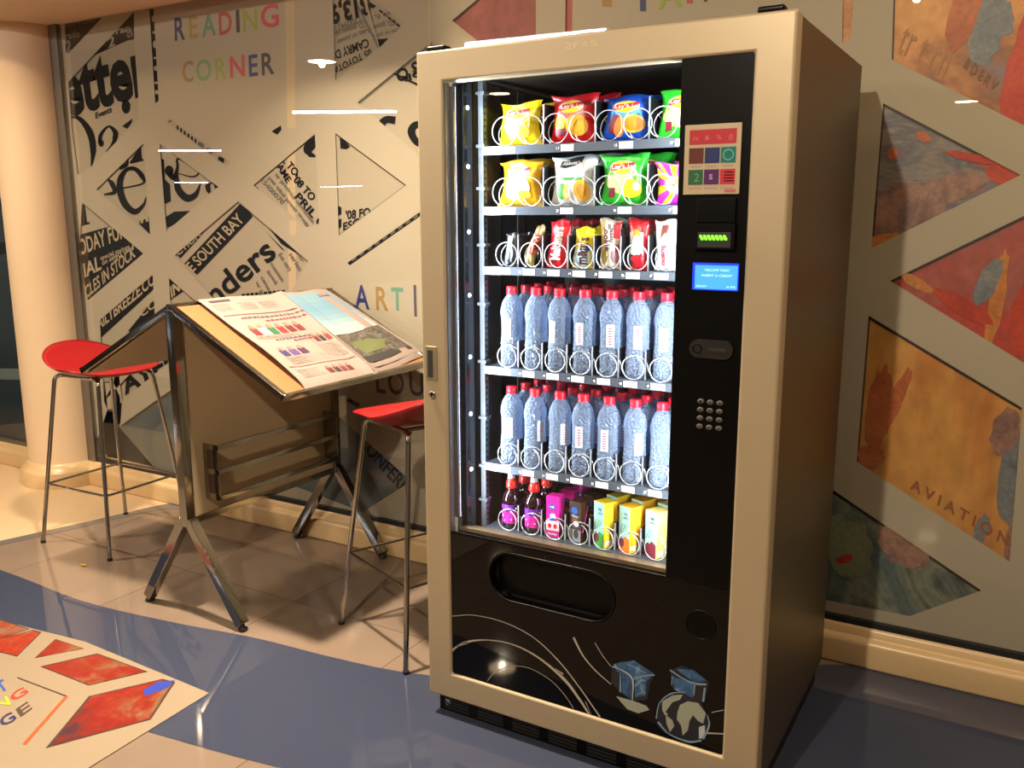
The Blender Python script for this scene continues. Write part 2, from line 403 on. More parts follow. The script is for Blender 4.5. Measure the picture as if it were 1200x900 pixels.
for a, b_, w in [((205, 299), (279, 236), 1.6), ((279, 236), (361, 306), 1.3), ((297, 217), (369, 157), 1.5), ((397, 276), (476, 217), 1.5), ((389, 0), (393, 94), 1.2), ((419, 120), (505, 50), 3),
                 ((393, 156), (397, 276), 1.2), ((187, 168), (256, 219), 1.2), ((187, 168), (195, 271), 1.2), ((113, 222), (168, 168), 1.6), ((96, 237), (168, 297), 1.5), ((80, 96), (157, 14), 2), ((198, 326), (240, 362), 1.2), ((141, 499), (199, 458), 2), ((416, 0), (444, 56), 1.5)]:
    edge(a, b_, w, M_inkgrey)
def ink(pts, m=M_ink, y=YB - .0008): bk.prism(P2(pts, y), (0, .0004, 0), m)
def bt(body, a, b_, c_, m=M_ink, bold=.02, y=YB - .0014, **k): wtext(bk, body, a, b_, c_, m, y, bold, **k)
# a1/a2 dark classified block
ink([(72, 20), (125, 14), (80, 66), (74, 66)]); bt('rado', (77, 46), (94, 43), (76, 38), M_inkgrey, .03); bt('2', (77, 62), (84, 60), (76, 48), M_inkgrey, .05)
bt('mayor of Carson', (76, 32), (112, 25), (75, 28), M_inkgrey, .01)
ink([(165, 8), (165, 45), (150, 47), (130, 56), (108, 66), (150, 20)]); bt('ran', (136, 40), (153, 36), (135, 32), M_filmback, .03); bt('2', (127, 56), (135, 53), (126, 44), M_filmback, .05)
bt('8', (149, 45), (156, 42), (147, 33), M_inkgrey, .02)
bt('Better', (53, 142), (180, 106), (44, 80), M_ink, .07)
bt('Events', (112, 139), (131, 131), (111.5, 132), M_ink, .02)
def disc(cx, cy, rx, ry, m=M_ink, n=20, y=YB - .0014, ang=0):
    ink([(cx + rx * math.cos(2*PI*k/n) * math.cos(ang) - ry * math.sin(2*PI*k/n) * math.sin(ang), cy + rx * math.cos(2*PI*k/n) * math.sin(ang) + ry * math.sin(2*PI*k/n) * math.cos(ang)) for k in range(n)], m, y)
disc(147.5, 125, 5, 8)
def swash(pts, ws, m=M_ink, y=YB - .0014):      # calligraphic stroke of varying width in the wall plane
    Q = smooth_curve([Vector((p[0], p[1], 0)) for p in pts], 6); n = len(Q); A = []; B = []
    for i, q in enumerate(Q):
        t = (Q[min(i + 1, n - 1)] - Q[max(i - 1, 0)]).normalized(); nn = Vector((-t.y, t.x, 0))
        f_ = i / (n - 1) * (len(ws) - 1); k = min(int(f_), len(ws) - 2); w = ws[k] + (ws[k + 1] - ws[k]) * (f_ - k)
        A.append(WY(q.x + nn.x * w / 2, q.y + nn.y * w / 2, y)); B.append(WY(q.x - nn.x * w / 2, q.y - nn.y * w / 2, y))
    bk.add(A + B, [(i, i + 1, n + i + 1, n + i) for i in range(n - 1)], m)
swash([(80, 137), (93, 139), (105, 155), (109, 175), (107, 195)], [2, 5, 8, 7, 1])          # curve of the D
swash([(117, 168), (118, 158), (127, 148), (135, 155), (134, 163)], [5, 4, 2, 6, 5]); swash([(136, 158), (132, 170), (124, 178)], [5, 5, 1]); disc(118.5, 168, 3, 4)
ink([(143, 148), (155, 139), (154, 144), (149, 151)])
# a4 serif words
swash([(141, 221), (167, 215), (166, 206), (158, 198), (148, 199), (141, 210), (141, 225), (147, 240), (158, 248), (168, 240), (171, 231)], [1.5, 1.8, 6, 5, 4, 7, 8, 8, 7, 3, 1])
swash([(125, 209), (131, 215), (134, 225), (122, 228)], [1, 6, 5, 1.5]); ink([(152, 190), (165, 170), (166, 185), (169, 188), (153, 192)]); swash([(140, 197), (148, 193), (150, 186)], [5, 4, 1])
ink([(161, 260), (176, 254), (177, 276)]); bt('in', (160, 263), (174, 259), (160, 256), M_filmback, .03)
# a5
swash([(198, 203), (204, 208), (208, 196), (209, 186), (232, 200), (226, 207), (208, 203)], [7, 6, 3, 2, 2, 1.5, 1]); disc(198, 200, 5, 6)
swash([(206, 205), (209, 222), (219, 232), (229, 228), (235, 215)], [5, 8, 9, 6, 1]); ink([(187, 186), (192, 187), (193, 210), (199, 216), (200, 236), (191, 240)]); ink([(241, 216), (246, 214), (247, 225), (244, 227)])
bt('n', (242, 225), (256, 219), (239, 213), M_ink, .02)
ink([(193, 255), (204, 248), (224, 247), (215, 258), (196, 267)])
# a6
swash([(96, 240), (99, 263)], [6, 6]); ink([(92, 264), (105, 260), (105, 262), (92, 266)])
ink([(90, 276), (140, 262), (160, 290), (168, 298), (150, 320), (100, 356), (90, 356)])
bt('ODAY FUN', (94, 299), (149, 277), (91, 281), M_inkw, .04)
bt('IAL', (99, 325), (119, 315), (97, 309), M_inkw, .05); bt('CLES IN STOCK', (101, 350), (159, 300), (99, 336), M_inkw, .04)
bt('special savings', (118, 305), (152, 291), (117, 300), M_inkw, .015); bt('on select used', (120, 311), (157, 292), (119, 305), M_inkw, .015)
# a7, a8, a18
ink([(114, 377), (183, 318), (183, 336), (118, 396)]); bt('DAILYBREEZE.COM', (109, 392), (190, 325), (107, 379), M_inkw, .045)
ink([(150, 388), (184, 346), (186, 362), (160, 392)]); bt('CCI', (166, 372), (185, 357), (164, 363), M_inkw, .04)
ink([(195, 322), (217, 340), (196, 354)]); bt('IN', (201, 349), (211, 340), (199, 336), M_inkw, .03)
bt('AYEN', (146, 462), (215, 424), (140, 444), M_ink, .08)
bt('LAYL', (150, 428), (206, 404), (146, 414), M_ink, .06)
bk.prism(P2([(121, 447), (135, 447), (137, 482), (124, 482)], YB - .001), (0, .0005, 0), M_gl)
swash([(186, 545), (180, 538), (172, 515), (180, 492), (200, 482), (226, 492)], [1, 5, 9, 12, 14, 16], M_gl2)
# a9
ink([(207, 297), (241, 267), (235, 277), (211, 303)]); bt('CTION', (209, 300), (236, 276), (206, 294), M_inkw, .03)
ink([(216, 309), (281, 239), (293, 247), (296, 254), (231, 322)]); bt('E SOUTH BAY', (226, 319), (287, 258), (217, 310), M_inkw, .015)
ink([(314, 266), (322, 272), (358, 300), (352, 300), (330, 286)]); ink([(312, 272), (320, 280), (334, 294), (330, 292)])
bt('anders', (238, 372), (325, 299), (222, 350), M_ink, .02)
for q, (s_, a, b_, c_) in enumerate([('coasten', (316, 309), (330, 330), (320, 307)), ('inged,', (312, 318), (323, 334), (316, 316)), ('came', (305, 325), (314, 341), (309, 323)), ('w is', (299, 330), (306, 346), (303, 328)),
        ('(us str)', (326, 298), (338, 318), (330, 295)), ('series', (338, 298), (350, 318), (343, 295)), ('islar', (345, 292), (354, 308), (349, 290))]):
    bt(s_, a, b_, c_, M_inkgrey, .02)
for k in range(10): ink([(283 + k * 5.2, 344.5 - k * .5), (287 + k * 5.2, 344 - k * .5), (287 + k * 5.2, 348 - k * .5), (283 + k * 5.2, 348.5 - k * .5)])
# a10, a14
bt('L TO', (330, 188), (345, 207), (336, 182), M_ink, .06); bt("'08 TO", (342, 210), (365, 236), (348, 204), M_ink, .06); bt('PRIL 0', (345, 231), (375, 266), (351, 225), M_ink, .06); bt('AME', (324, 195), (336, 215), (330, 190), M_ink, .06)
for s_, a, b_, c_ in [('15400070', (305, 212), (330, 240), (309, 208)), ('or previous navigation', (322, 205), (366, 262), (325, 201)), ('pwr wind power group', (314, 209), (360, 266), (317, 205))]: bt(s_, a, b_, c_, M_inkgrey, .02)
ink([(297, 216), (303, 221), (306, 226), (302, 229), (297, 222)]); ink([(362, 165), (369, 158), (370, 172), (365, 178), (370, 184), (362, 184), (357, 175)])
swash([(369, 162), (361, 168), (359, 177), (369, 183)], [3, 6, 6, 3])
ink([(398, 161), (404, 163), (410, 172), (406, 175), (399, 174)])
bt("'08 FO", (405, 257), (434, 253), (405, 247), M_ink, .05); bt('ESC', (402, 270), (421, 264), (402, 261), M_ink, .05); ink([(394, 240), (400, 243), (400, 251), (396, 253)]); ink([(395, 258), (400, 256), (400, 266), (396, 269)])
# a11, a12, a13 upside-down columns
bt('$13,9', (432, -6), (386, 8), (435, 16), M_ink, .09)
for s_, a, b_, c_, m_, bo in [('T7009421)', (423, 17), (389, 32), (425, 25), M_inkgrey, .02), ('CD, power pkg', (430, 24), (389, 38), (431, 31), M_inkgrey, .02), ('Auto, or power', (434, 32), (394, 47), (435, 38), M_inkgrey, .02),
        ('CAMRY D', (431, 45), (392, 60), (433, 55), M_ink, .05), ('05 TOYOTA', (434, 57), (390, 79), (436, 65), M_ink, .04), ('on it, a', (457, 13), (432, 20), (459, 19), M_inkgrey, .02),
        ('CD, power', (463, 22), (434, 30), (465, 29), M_inkgrey, .02), ('auto or pow', (470, 32), (437, 41), (471, 37), M_inkgrey, .02)]: bt(s_, a, b_, c_, m_, bo)
ink([(431, 1), (441, 7), (437, 10), (433, 8)]); ink([(441, 46), (455, 45), (444, 56)])
for k in range(5): ink([(445 + k * 5, 11 + k * 4), (449 + k * 5, 14 + k * 4), (448 + k * 5, 16 + k * 4), (444 + k * 5, 13 + k * 4)])
ink([(460, 84), (492, 99), (492, 102), (459, 86)]); bt('SAS O', (508, 62), (463, 84), (512, 76), M_ink, .06); bt('SQR', (505, 76), (470, 90), (507, 84), M_ink, .05)
swash([(463, 141), (453, 140), (447, 146), (450, 156), (464, 169)], [9, 8, 9, 10, 9]); ink([(424, 137), (434, 135), (441, 142), (442, 153), (430, 147)]); swash([(500, 150), (488, 146), (482, 154), (488, 166), (500, 170)], [9, 8, 9, 8, 8])
# a15, a16, a17, a3 strips
ink([(405, 307), (502, 241), (502, 250), (408, 313)])
for k in range(9): ink([(412 + k * 9, 304.5 - k * 6.2), (417 + k * 9, 301 - k * 6.2), (418 + k * 9, 303 - k * 6.2), (413 + k * 9, 306.5 - k * 6.2)], M_inkgrey, YB - .0012)
for k in range(6): ink([(207 + k * 4.2, 147 + k * 3.1), (209 + k * 4.2, 147.5 + k * 3.1), (209 + k * 4.2, 154 + k * 3.1), (207 + k * 4.2, 153 + k * 3.1)])
for t, m_ in ((.50, M_gl2), (.64, M_gl2), (.84, M_ink)):
    x = 198 + 70 * t; y_ = 141 + 50 * t; ink([(x, y_), (x + 6, y_ + 3), (x + 5, y_ + 8), (x - 2, y_ + 4)], m_)
ink([(316, 156), (330, 144), (332, 152), (324, 160)]); ink([(173, 8), (182, 8), (188, 122), (180, 123)])
for k, (y_, h_) in enumerate([(22, 8), (38, 3), (52, 9), (68, 3), (80, 6), (97, 3), (108, 5)]): disc(180 + k * .6, y_, 2.2, h_ / 2, M_filmback)
# g2 lettering, b2, faint letters in c4
bt('CONFERE', (419, 519), (472, 579), (428, 507), mat('charcoal print', '0c0d0f', .5, spec=.1), .05)
bt('T', (398, 457), (406, 459), (399, 450), M_ink, .05); bt('L', (409, 470), (419, 477), (412, 465), M_ink, .04)
bt('A V I A T I O N', (1066, 572), (1180, 640), (1069, 560), mat('rust print', '8f5436', .5), .03)
bt('& D E R V', (1128, 78), (1165, 108), (1134, 66), mat('brown print', '6a4a30', .5), .03); bt('tr t ch', (1050, 60), (1105, 92), (1066, 20), mat('light brown print', '9a6a3c', .5), .0)
def blob(cx, cy, rx, ry, m, ang=0, sd=1, y=YB - .0005, rag=.12):
    rn = random.Random(sd); n = 26; pts = []
    for k in range(n):
        a = 2 * PI * k / n; q = 1 + rn.uniform(-rag, rag); x_, y_ = rx * q * math.cos(a), ry * q * math.sin(a)
        pts.append((cx + x_ * math.cos(ang) - y_ * math.sin(ang), cy + x_ * math.sin(ang) + y_ * math.cos(ang)))
    y -= sd * .00002
    P_ = P2(pts, y); c_ = P2([(cx, cy)], y)[0]
    bk.add(P_ + [c_], [(k, (k + 1) % n, n) for k in range(n)], m)
m_sl = paintmat('slate daub', ['5a6068', '6a7078', '767a7c', '8a8478'], 7, 1.1); m_cr = paintmat('crimson daub', ['7c2a22', 'a8321f', 'b43c24', '96423a'], 5, 2.2)
m_or = paintmat('orange daub', ['a8602c', 'bc7a38', 'b06a30'], 6, 3.3); m_rs = paintmat('rust daub', ['94482c', 'a85a34', 'b46a3c'], 5, 4.4); m_mv = paintmat('mauve daub', ['5e4444', '80605a', '9a7464', '8a6a62'], 6, 5.5)
blob(1160, 20, 30, 26, m_sl, .3, 1); blob(1152, 50, 18, 26, m_sl, .2, 2); blob(1210, 100, 34, 95, m_cr, .15, 3, YB - .0007); blob(1128, 20, 18, 40, m_rs, .3, 4)
blob(1062, 245, 45, 30, m_mv, -.25, 5); blob(1110, 222, 50, 16, m_mv, -.3, 6); blob(1140, 185, 34, 5, m_cr, .2, 7, YB - .0007); blob(1175, 205, 22, 12, m_cr, .4, 8); blob(1046, 180, 6, 8, m_rs, 0, 9, YB - .0007); blob(1082, 160, 9, 6, m_rs, .5, 10, YB - .0007); blob(1040, 283, 24, 10, m_or, -.2, 11, YB - .0007)
blob(1168, 352, 9, 60, m_or, .18, 12); blob(1198, 375, 14, 45, m_cr, .1, 13); blob(1158, 330, 12, 30, m_sl, .5, 14); blob(1075, 332, 22, 6, m_or, .5, 15); blob(1130, 360, 40, 10, m_cr, .5, 16)
blob(1030, 480, 14, 50, m_rs, .15, 17); blob(1050, 470, 8, 42, m_rs, .4, 18); blob(1185, 560, 16, 55, m_sl, .15, 19); blob(1178, 505, 16, 28, m_mv, .3, 20, YB - .0007); blob(1190, 640, 14, 30, m_mv, 0, 21); blob(1150, 622, 8, 20, m_sl, .3, 22); blob(1020, 535, 16, 14, m_rs, 0, 23)
blob(995, 640, 26, 40, paintmat('sage daub', ['5a6450', '7a8064', '6a7468'], 6, 6.6), -.2, 24); blob(1060, 640, 34, 22, m_mv, .5, 25); blob(990, 655, 10, 5, m_cr, -.3, 26, YB - .0007)
film = rel(fm.build('window_film')); sheet = rel(bk.build('printed_sheet'))
g = MB(); g.box((-2.865, YG - .006, .145), (FX1, YG, 2.75), M_glass); rel(g.build('window_pane'))
g = MB()
g.box((-2.93, .925, .13), (-2.865, .965, 2.45), M_alu); g.box((-2.87, .93, .128), (FX1, .96, .146), mat('dark window gasket', '1f1f20', .4))
rel(g.build('window_frame'))

# glazing left of the column: dark night pane, film scraps
w2 = empty('window_2', (-4.2, YF, 0), kind='structure')
g = MB(); g.box((-9, YF, .14), (-3.30, YF + .004, 2.6), M_film)
g.prism(P2([(-400, 200), (6, 243), (20, 330), (34, 522), (-400, 470)], YF - .001), (0, .001, 0), mat('night view through glass', '2c3a44', .1))
g.prism(P2([(-60, 180), (3, 176), (5, 190), (-60, 196)], YF - .001), (0, .001, 0), M_ink); g.prism(P2([(-60, 228), (10, 232), (11, 246), (-60, 248)], YF - .001), (0, .001, 0), M_ink)
g.prism(P2([(-60, 284), (14, 284), (16, 298), (-60, 298)], YF - .0015), (0, .001, 0), M_ink)
g.prism(P2([(-400, 428), (28, 432), (30, 445), (-400, 440)], YF - .0015), (0, .001, 0), mat('pale band beyond glass', '6c7a80', .2))  # pale band across the dark pane
o = g.build('window_film'); o.parent = w2; o.matrix_parent_inverse = Matrix.Translation((4.2, -YF, 0))
g = MB(); g.box((-9, YG - .006, .14), (-3.28, YG, 2.6), M_glass); o = g.build('window_pane'); o.parent = w2; o.matrix_parent_inverse = Matrix.Translation((4.2, -YF, 0))
g = MB(); g.box((-9, .93, .125), (-3.25, .96, .15), M_alu)
g.prism(P2([(14, 270), (22, 270), (38, 524), (33, 524)], YF - .003), (0, .002, 0), M_alu)
o = g.build('window_frame'); o.parent = w2; o.matrix_parent_inverse = Matrix.Translation((4.2, -YF, 0))

# ------------------------------------------------------------------ floor poster
fp = MB()
M_poster = mat('cream floor vinyl', '8f7f6b', .35)
Z1 = .0030
def fpoly(pts, m, z): fp.prism([FL(u, v, z) for u, v in pts], (0, 0, -.0006), m)
fpoly([(-260, 640), (0, 727), (100, 752), (245, 812), (100, 902), (-180, 1080), (-500, 900)], M_poster, Z1)
MR = paintmat('red abstract paint', ['3c2030', '6a2018', '7c1a16', '80291a', '7a583c', '621816'], 5, 9.3, rough=.3, dist=.6)
MO = paintmat('orange red paint', ['80644e', '88402a', '90281a', '904e2a'], 6, 3.3, rough=.3)
RS = [([(-40, 722), (0, 726), (34, 737), (0, 748), (-40, 760)], MO), ([(0, 748), (38, 738), (48, 741), (20, 769), (-30, 757)], MO), ([(65, 749), (98, 760), (41, 771)], MR),
      ([(48, 781), (114, 766), (172, 787), (104, 803)], MR), ([(105, 816), (190, 796), (204, 800), (176, 843), (55, 876)], MR)]
for pts, m in RS:
    fpoly(grow(pts, 1.02), M_drop, Z1 + .0004); fpoly(grow(pts, .96), m, Z1 + .0008)
fpoly([(168, 808), (185, 799), (205, 797), (196, 806), (170, 816)], mat('ultramarine daub', '2f3f9c', .3), Z1 + .0012)
fpoly([(20, 793), (78, 815), (79, 817), (21, 795)], M_drop, Z1 + .0006); fpoly([(76, 816), (80, 816), (30, 873), (26, 872)], mat('orange rule', 'b8502a', .3), Z1 + .0007)
def ft(s_, a, b_, c_, cname): fp.text(s_, quad(FL(*a, Z1 + .001), FL(*b_, Z1 + .001), FL(*c_, Z1 + .001)), mat('poster ink ' + cname, cname, .4), .04)
ft('T', (0, 812), (11, 806), (-8, 801), '3050a8'); ft('G', (16, 822), (34, 811), (9, 815), 'c03a28'); ft('N', (-4, 832), (13, 825), (-9, 822), 'a0b030')
ft('N', (-20, 845), (-2, 838), (-26, 834), '3050a8'); ft('G', (4, 852), (20, 842), (-3, 843), '262a5a'); ft('E', (24, 840), (38, 830), (18, 831), '4a3a30'); ft('I', (-12, 838), (-6, 836), (-18, 829), 'c03a28')
fpo = tag(fp.build('floor_poster'), 'cream floor sticker with red paint shards and coloured letters lying on the blue band', 'floor sticker')
pe = MB()    # small yellow scrap by the stool
c0 = FL(98, 662, .003); pe.prism([c0 + Vector((math.cos(a) * r_, math.sin(a) * r_ * .6, 0)) for a, r_ in zip([i * PI / 4 for i in range(8)], [.02, .012, .017, .01, .022, .012, .016, .01])], (0, 0, .002), mat('yellow peel', 'd89a20', .5))
tag(pe.build('paper_scrap'), 'tiny orange-yellow scrap lying on the tiles by the left stool', 'scrap')

# ------------------------------------------------------------------ reading table
tb = empty('newspaper_table', (-1.11, .48, 0), label='double-sided slanted newspaper table with steel frame and cream panel by the printed wall', cat='table')
def tl(p): return (p[0] + 1.11, p[1] - .48, p[2])
RZ, LZ, RX, LX, TY0, TY1 = 1.13, .862, -.600, -1.625, .075, .885
TX = -1.11
for side, ex in (('R', RX), ('L', LX)):
    m = MB(); sx = 1 if side == 'R' else -1
    dz = RZ - LZ; n_ = Vector((sx * dz, 0, abs(ex - TX))).normalized()
    a = Vector((TX + sx * .004, TY0 + .02, RZ - .006)); e = Vector((ex - sx * .012, TY0 + .02, LZ + .0045))
    m.prism([tl(a), tl(e), tl((e.x, TY1 - .02, e.z)), tl((a.x, TY1 - .02, a.z))], -n_ * .014, M_wood if side == 'R' else mat('dark red laminate', '7c1c22', .35))
    o = m.build('top_panel', tb, bevel=.001)
    if side == 'R': tag(o, 'honey wood panel holding the open newspaper')
    else: tag(o, 'dark red panel on the wall-column side')
    m = MB()     # underside board + steel edge frame
    m.prism([tl(a - n_ * .016), tl(e - n_ * .016), tl(Vector((e.x, TY1 - .02, e.z)) - n_ * .016), tl(Vector((a.x, TY1 - .02, a.z)) - n_ * .016)], -n_ * .004, M_lam)
    m.build('underside_board', tb)
    m = MB()
    for yy in (TY0 + .01, TY1 - .01):
        m.bar(tl((TX + sx * .004, yy, RZ - .012)), tl((ex, yy, LZ - .004)), .020, .022, M_steel, up=tuple(n_))
    m.bar(tl((ex, TY0, LZ - .003)), tl((ex, TY1, LZ - .003)), .012, .026, M_steel, up=tuple(n_))
    m.build('edge_frame', tb, bevel=.0015)
m = MB(); m.bar(tl((TX, TY0, RZ - .004)), tl((TX, TY1, RZ - .004)), .022, .012, M_steel); m.build('ridge_bar', tb, bevel=.0015)
m = MB(); m.box(tl((TX - .009, .105, .368)), tl((TX + .009, .855, 1.105)), M_lam); tag(m.build('centre_panel', tb, bevel=.001), 'cream laminate upright panel')
m = MB(); m.box(tl((TX - .014, .09, .345)), tl((TX + .014, .87, .369)), M_steel); m.build('bottom_rail', tb, bevel=.001)
for yy in (.092, .868):
    m = MB(); m.box(tl((TX - .019, yy - .019, .34)), tl((TX + .019, yy + .019, 1.112)), M_steel); m.build('post', tb, bevel=.0025)
    for sx in (-1, 1):
        m = MB(); m.bar(tl((TX + sx * .012, yy, .365)), tl((TX + sx * .245, yy, .022)), .036, .036, M_steel, up=(sx * .83, 0, .56))
        lg = m.build('leg', tb, bevel=.0025)
        m = MB(); m.lathe([(.013, 0), (.017, .004), (.017, .01), (.008, .014), (.008, .03)], tl((TX + sx * .245, yy, 0)), M_rub, 14); m.build('foot', lg)
# magazine rack with three rails
rx = TX + .014
rk = empty('magazine_rack', (0, 0, 0)); rk.parent = tb
for yy in (.165, .79):
    m = MB(); m.box(tl((rx, yy, .425)), tl((rx + .075, yy + .004, .63)), M_steel); ep = m.build('end_plate', rk, bevel=.001)
for z0, z1 in ((.45, .52), (.54, .61)):
    m = MB(); m.box(tl((rx + .022, .1635, z0)), tl((rx + .053, .1652, z1)), M_drop); m.build('plate_slot', rk)
for zz in (.435, .53, .62):
    m = MB(); m.box(tl((rx + .066, .165, zz - .009)), tl((rx + .075, .794, zz + .009)), M_steel); m.build('rail', rk, bevel=.001)

# newspaper on the slope
NP = Vector((TX, 0, RZ)); sl = Vector((RX - TX, 0, LZ - RZ)); NN = Vector((-(LZ - RZ), 0, RX - TX)).normalized()
if NN.z < 0: NN = -NN
def TP(u, v, off=.004): return hit(u, v, NP + NN * off, NN)
def sheet_mesh(corners, name, tagd, deco, wav, drop, base=.006):
    """corners TL,TR,BR,BL in the photo -> a lightly waved sheet"""
    tlc, trc, brc, blc = [TP(*q) for q in corners]
    def P(s_, t_):
        p = tlc.lerp(trc, s_).lerp(blc.lerp(brc, s_), t_)
        h = base + wav(s_, t_)
        q = p + NN * h
        if t_ > .93: q = q + Vector((0, 0, -drop * ((t_ - .93) / .07) ** 2))
        return q
    m = MB(); m.grid(P, 20, 26, M_paper)
    m.grid(lambda s_, t_: P(s_, t_) - NN * .0025, 20, 26, M_paper)
    deco(m, lambda s_, t_: P(s_, t_) + NN * .0012)
    return m
M_paper = mat('newsprint', '8f7f78', .8, spec=.1)
M_nink = mat('newsprint ink', '5a4850', .8); M_tiny = mat('newsprint text grey', 'b3a096', .8); M_nred = mat('newsprint maroon', '8a3038', .8)
def rects(m, P, s0, t0, s1, t1, mm, k=4):
    for i in range(k):
        for j in range(k):
            a, b_ = s0 + (s1 - s0) * i / k, s0 + (s1 - s0) * (i + 1) / k; c_, d_ = t0 + (t1 - t0) * j / k, t0 + (t1 - t0) * (j + 1) / k
            m.add([P(a, c_), P(b_, c_), P(b_, d_), P(a, d_)], [(0, 3, 2, 1)], mm)
def lines(m, P, s0, t0, s1, t1, n, mm, th=.35):
    h = (t1 - t0) / n
    for i in range(n):
        e = s1 - (random.random() * .25 * (s1 - s0) if random.random() < .3 else 0)
        rects(m, P, s0, t0 + i * h, e, t0 + i * h + h * th, mm, 2)
def people(m, P, s0, t0, s1, t1, n, cols):
    w = (s1 - s0) / n
    for i in range(n):
        a = s0 + i * w; c1 = mat('print ' + cols[i % len(cols)], cols[i % len(cols)], .8)
        rects(m, P, a + w * .12, t0 + (t1 - t0) * .35, a + w * .9, t1, c1, 2)
        m.add([P(a + w * .5 + w * .26 * math.cos(q * PI / 5), t0 + (t1 - t0) * (.26 + .24 * math.sin(q * PI / 5))) for q in range(10)], [tuple(range(10))[::-1]], mat('print skin', 'b88070', .8))
def decoL(m, P):
    rects(m, P, .08, .03, .32, .055, M_nink, 2)
    for a in (.06, .36, .62): lines(m, P, a, .08, a + .2, .17, 5, M_tiny)
    rects(m, P, .04, .215, .97, .222, M_nred, 6)
    # flowing right-to-left headline strokes
    for row, (t_, s0, s1, mm) in enumerate([(.255, .2, .97, M_nink), (.30, .45, .97, M_nred), (.515, .30, .72, M_nink), (.545, .5, .72, M_nred)]):
        x = s0
        while x < s1:
            w = random.uniform(.025, .06); rects(m, P, x, t_, x + w, t_ + .012, mm, 1)
            if random.random() < .6: rects(m, P, x + w * .4, t_ - .014, x + w * .4 + .008, t_ + .002, mm, 1)
            if random.random() < .5: rects(m, P, x + w * .3, t_ + .018, x + w * .3 + .008, t_ + .024, mm, 1)
            x += w + .012
    people(m, P, .12, .34, .80, .46, 6, ['8a2c30', 'e0d8d0', '2f7a50', 'a83038', '7c2a2c'])
    people(m, P, .16, .60, .52, .70, 3, ['443a72', '6a4a90', '5a2a50']); people(m, P, .74, .50, .98, .60, 3, ['7a2a2c', '3a3034', '8c3a38'])
    rects(m, P, .70, .50, .705, .76, M_nink, 3)
    lines(m, P, .10, .475, .66, .51, 3, M_tiny); lines(m, P, .16, .715, .66, .80, 5, M_tiny); lines(m, P, .74, .63, .97, .78, 8, M_tiny)
    rects(m, P, .06, .815, .98, .820, M_nred, 6); people(m, P, .44, .85, .82, .93, 4, ['7a2a34', '3f3034', '8c3a38']); lines(m, P, .10, .85, .40, .94, 5, M_tiny)
def citymat():
    m = bpy.data.materials.new('printed hillside town'); m.use_nodes = True; nt = m.node_tree; b = nt.nodes['Principled BSDF']; b.inputs['Roughness'].default_value = .7
    tc = nt.nodes.new('ShaderNodeTexCoord'); v = nt.nodes.new('ShaderNodeTexVoronoi'); v.inputs['Scale'].default_value = 80
    nt.links.new(tc.outputs['Object'], v.inputs[0])
    cr = nt.nodes.new('ShaderNodeValToRGB')
    for i, (p, c) in enumerate([(0, '26221e'), (.3, '46403a'), (.55, '645a54'), (.75, '343326'), (1, '7c7068')]):
        e = cr.color_ramp.elements[i] if i < 2 else cr.color_ramp.elements.new(p); e.position = p; e.color = srgb(c)
    nt.links.new(v.outputs['Color'], cr.inputs[0]); nt.links.new(cr.outputs[0], b.inputs['Base Color'])
    return m
def decoR(m, P):
    sky = ['8fb4c4', '8db2c6', '86aec6', '82acc6', '88b0c8', '93b6ca', 'a4c0cc', 'b8cad0', 'c8d0d0']
    for i, c_ in enumerate(sky): rects(m, P, .02, .04 + i * .06, .93, .04 + (i + 1) * .06, mat('print sky ' + c_, c_, .8), 3)
    cm = citymat(); rects(m, P, .04, .57, .94, .88, cm, 6)
    m.add([P(.1, .70), P(.42, .66), P(.72, .74), P(.58, .82), P(.2, .82)], [(0, 4, 3, 2, 1)], mat('print grass', '7c8250', .8))
    rects(m, P, .04, .85, .94, .92, mat('print dark road', '3e3c38', .8), 3); rects(m, P, .05, .95, .92, .965, M_tiny, 3)
    # masthead stroke writing
    x = .45
    for k in range(7): rects(m, P, x, .10, x + .05, .108, M_nink, 1); rects(m, P, x + .02, .07 + .01 * (k % 3), x + .03, .105, M_nink, 1); x += .062
    m.text('BEIRUT', lambda a, b_: P(.08 + .3 * a, .915 - .035 * b_), M_white, .05)
npr = empty('newspaper', TP(360, 395), label='open newspaper with portraits and a blue-sky city photo on the slanted table', cat='newspaper')
def wavL(s_, t_): return .004 * math.sin(s_ * 4 + t_ * 3) ** 2 + .010 * max(0, 1 - abs(s_ - 1) / .12) + (.008 * max(0, 1 - s_ / .2) * math.sin(max(0, t_ - .3) * 4) ** 2)
def wavR(s_, t_): return .004 * math.sin(s_ * 5 + 1) ** 2 + .010 * max(0, 1 - s_ / .15)
for nm, cs, dc, wv in (('left_page', [(231, 353), (326, 346), (438, 439), (357, 454)], decoL, wavL), ('right_page', [(326, 346), (381, 340), (496, 415), (438, 439)], decoR, wavR)):
    m = sheet_mesh(cs, nm, None, dc, wv, .012); o = m.build('page', npr); o.matrix_parent_inverse = Matrix.Translation(-Vector(npr.location))

def darken(m, k):
    b = m.node_tree.nodes['Principled BSDF'].inputs['Base Color']; c = b.default_value; b.default_value = (c[0] * k, c[1] * k, c[2] * k, 1)
for n_, m_ in MATS.items():
    if n_.startswith(('print ', 'newsprint ink', 'newsprint text', 'newsprint maroon')): darken(m_, .55)
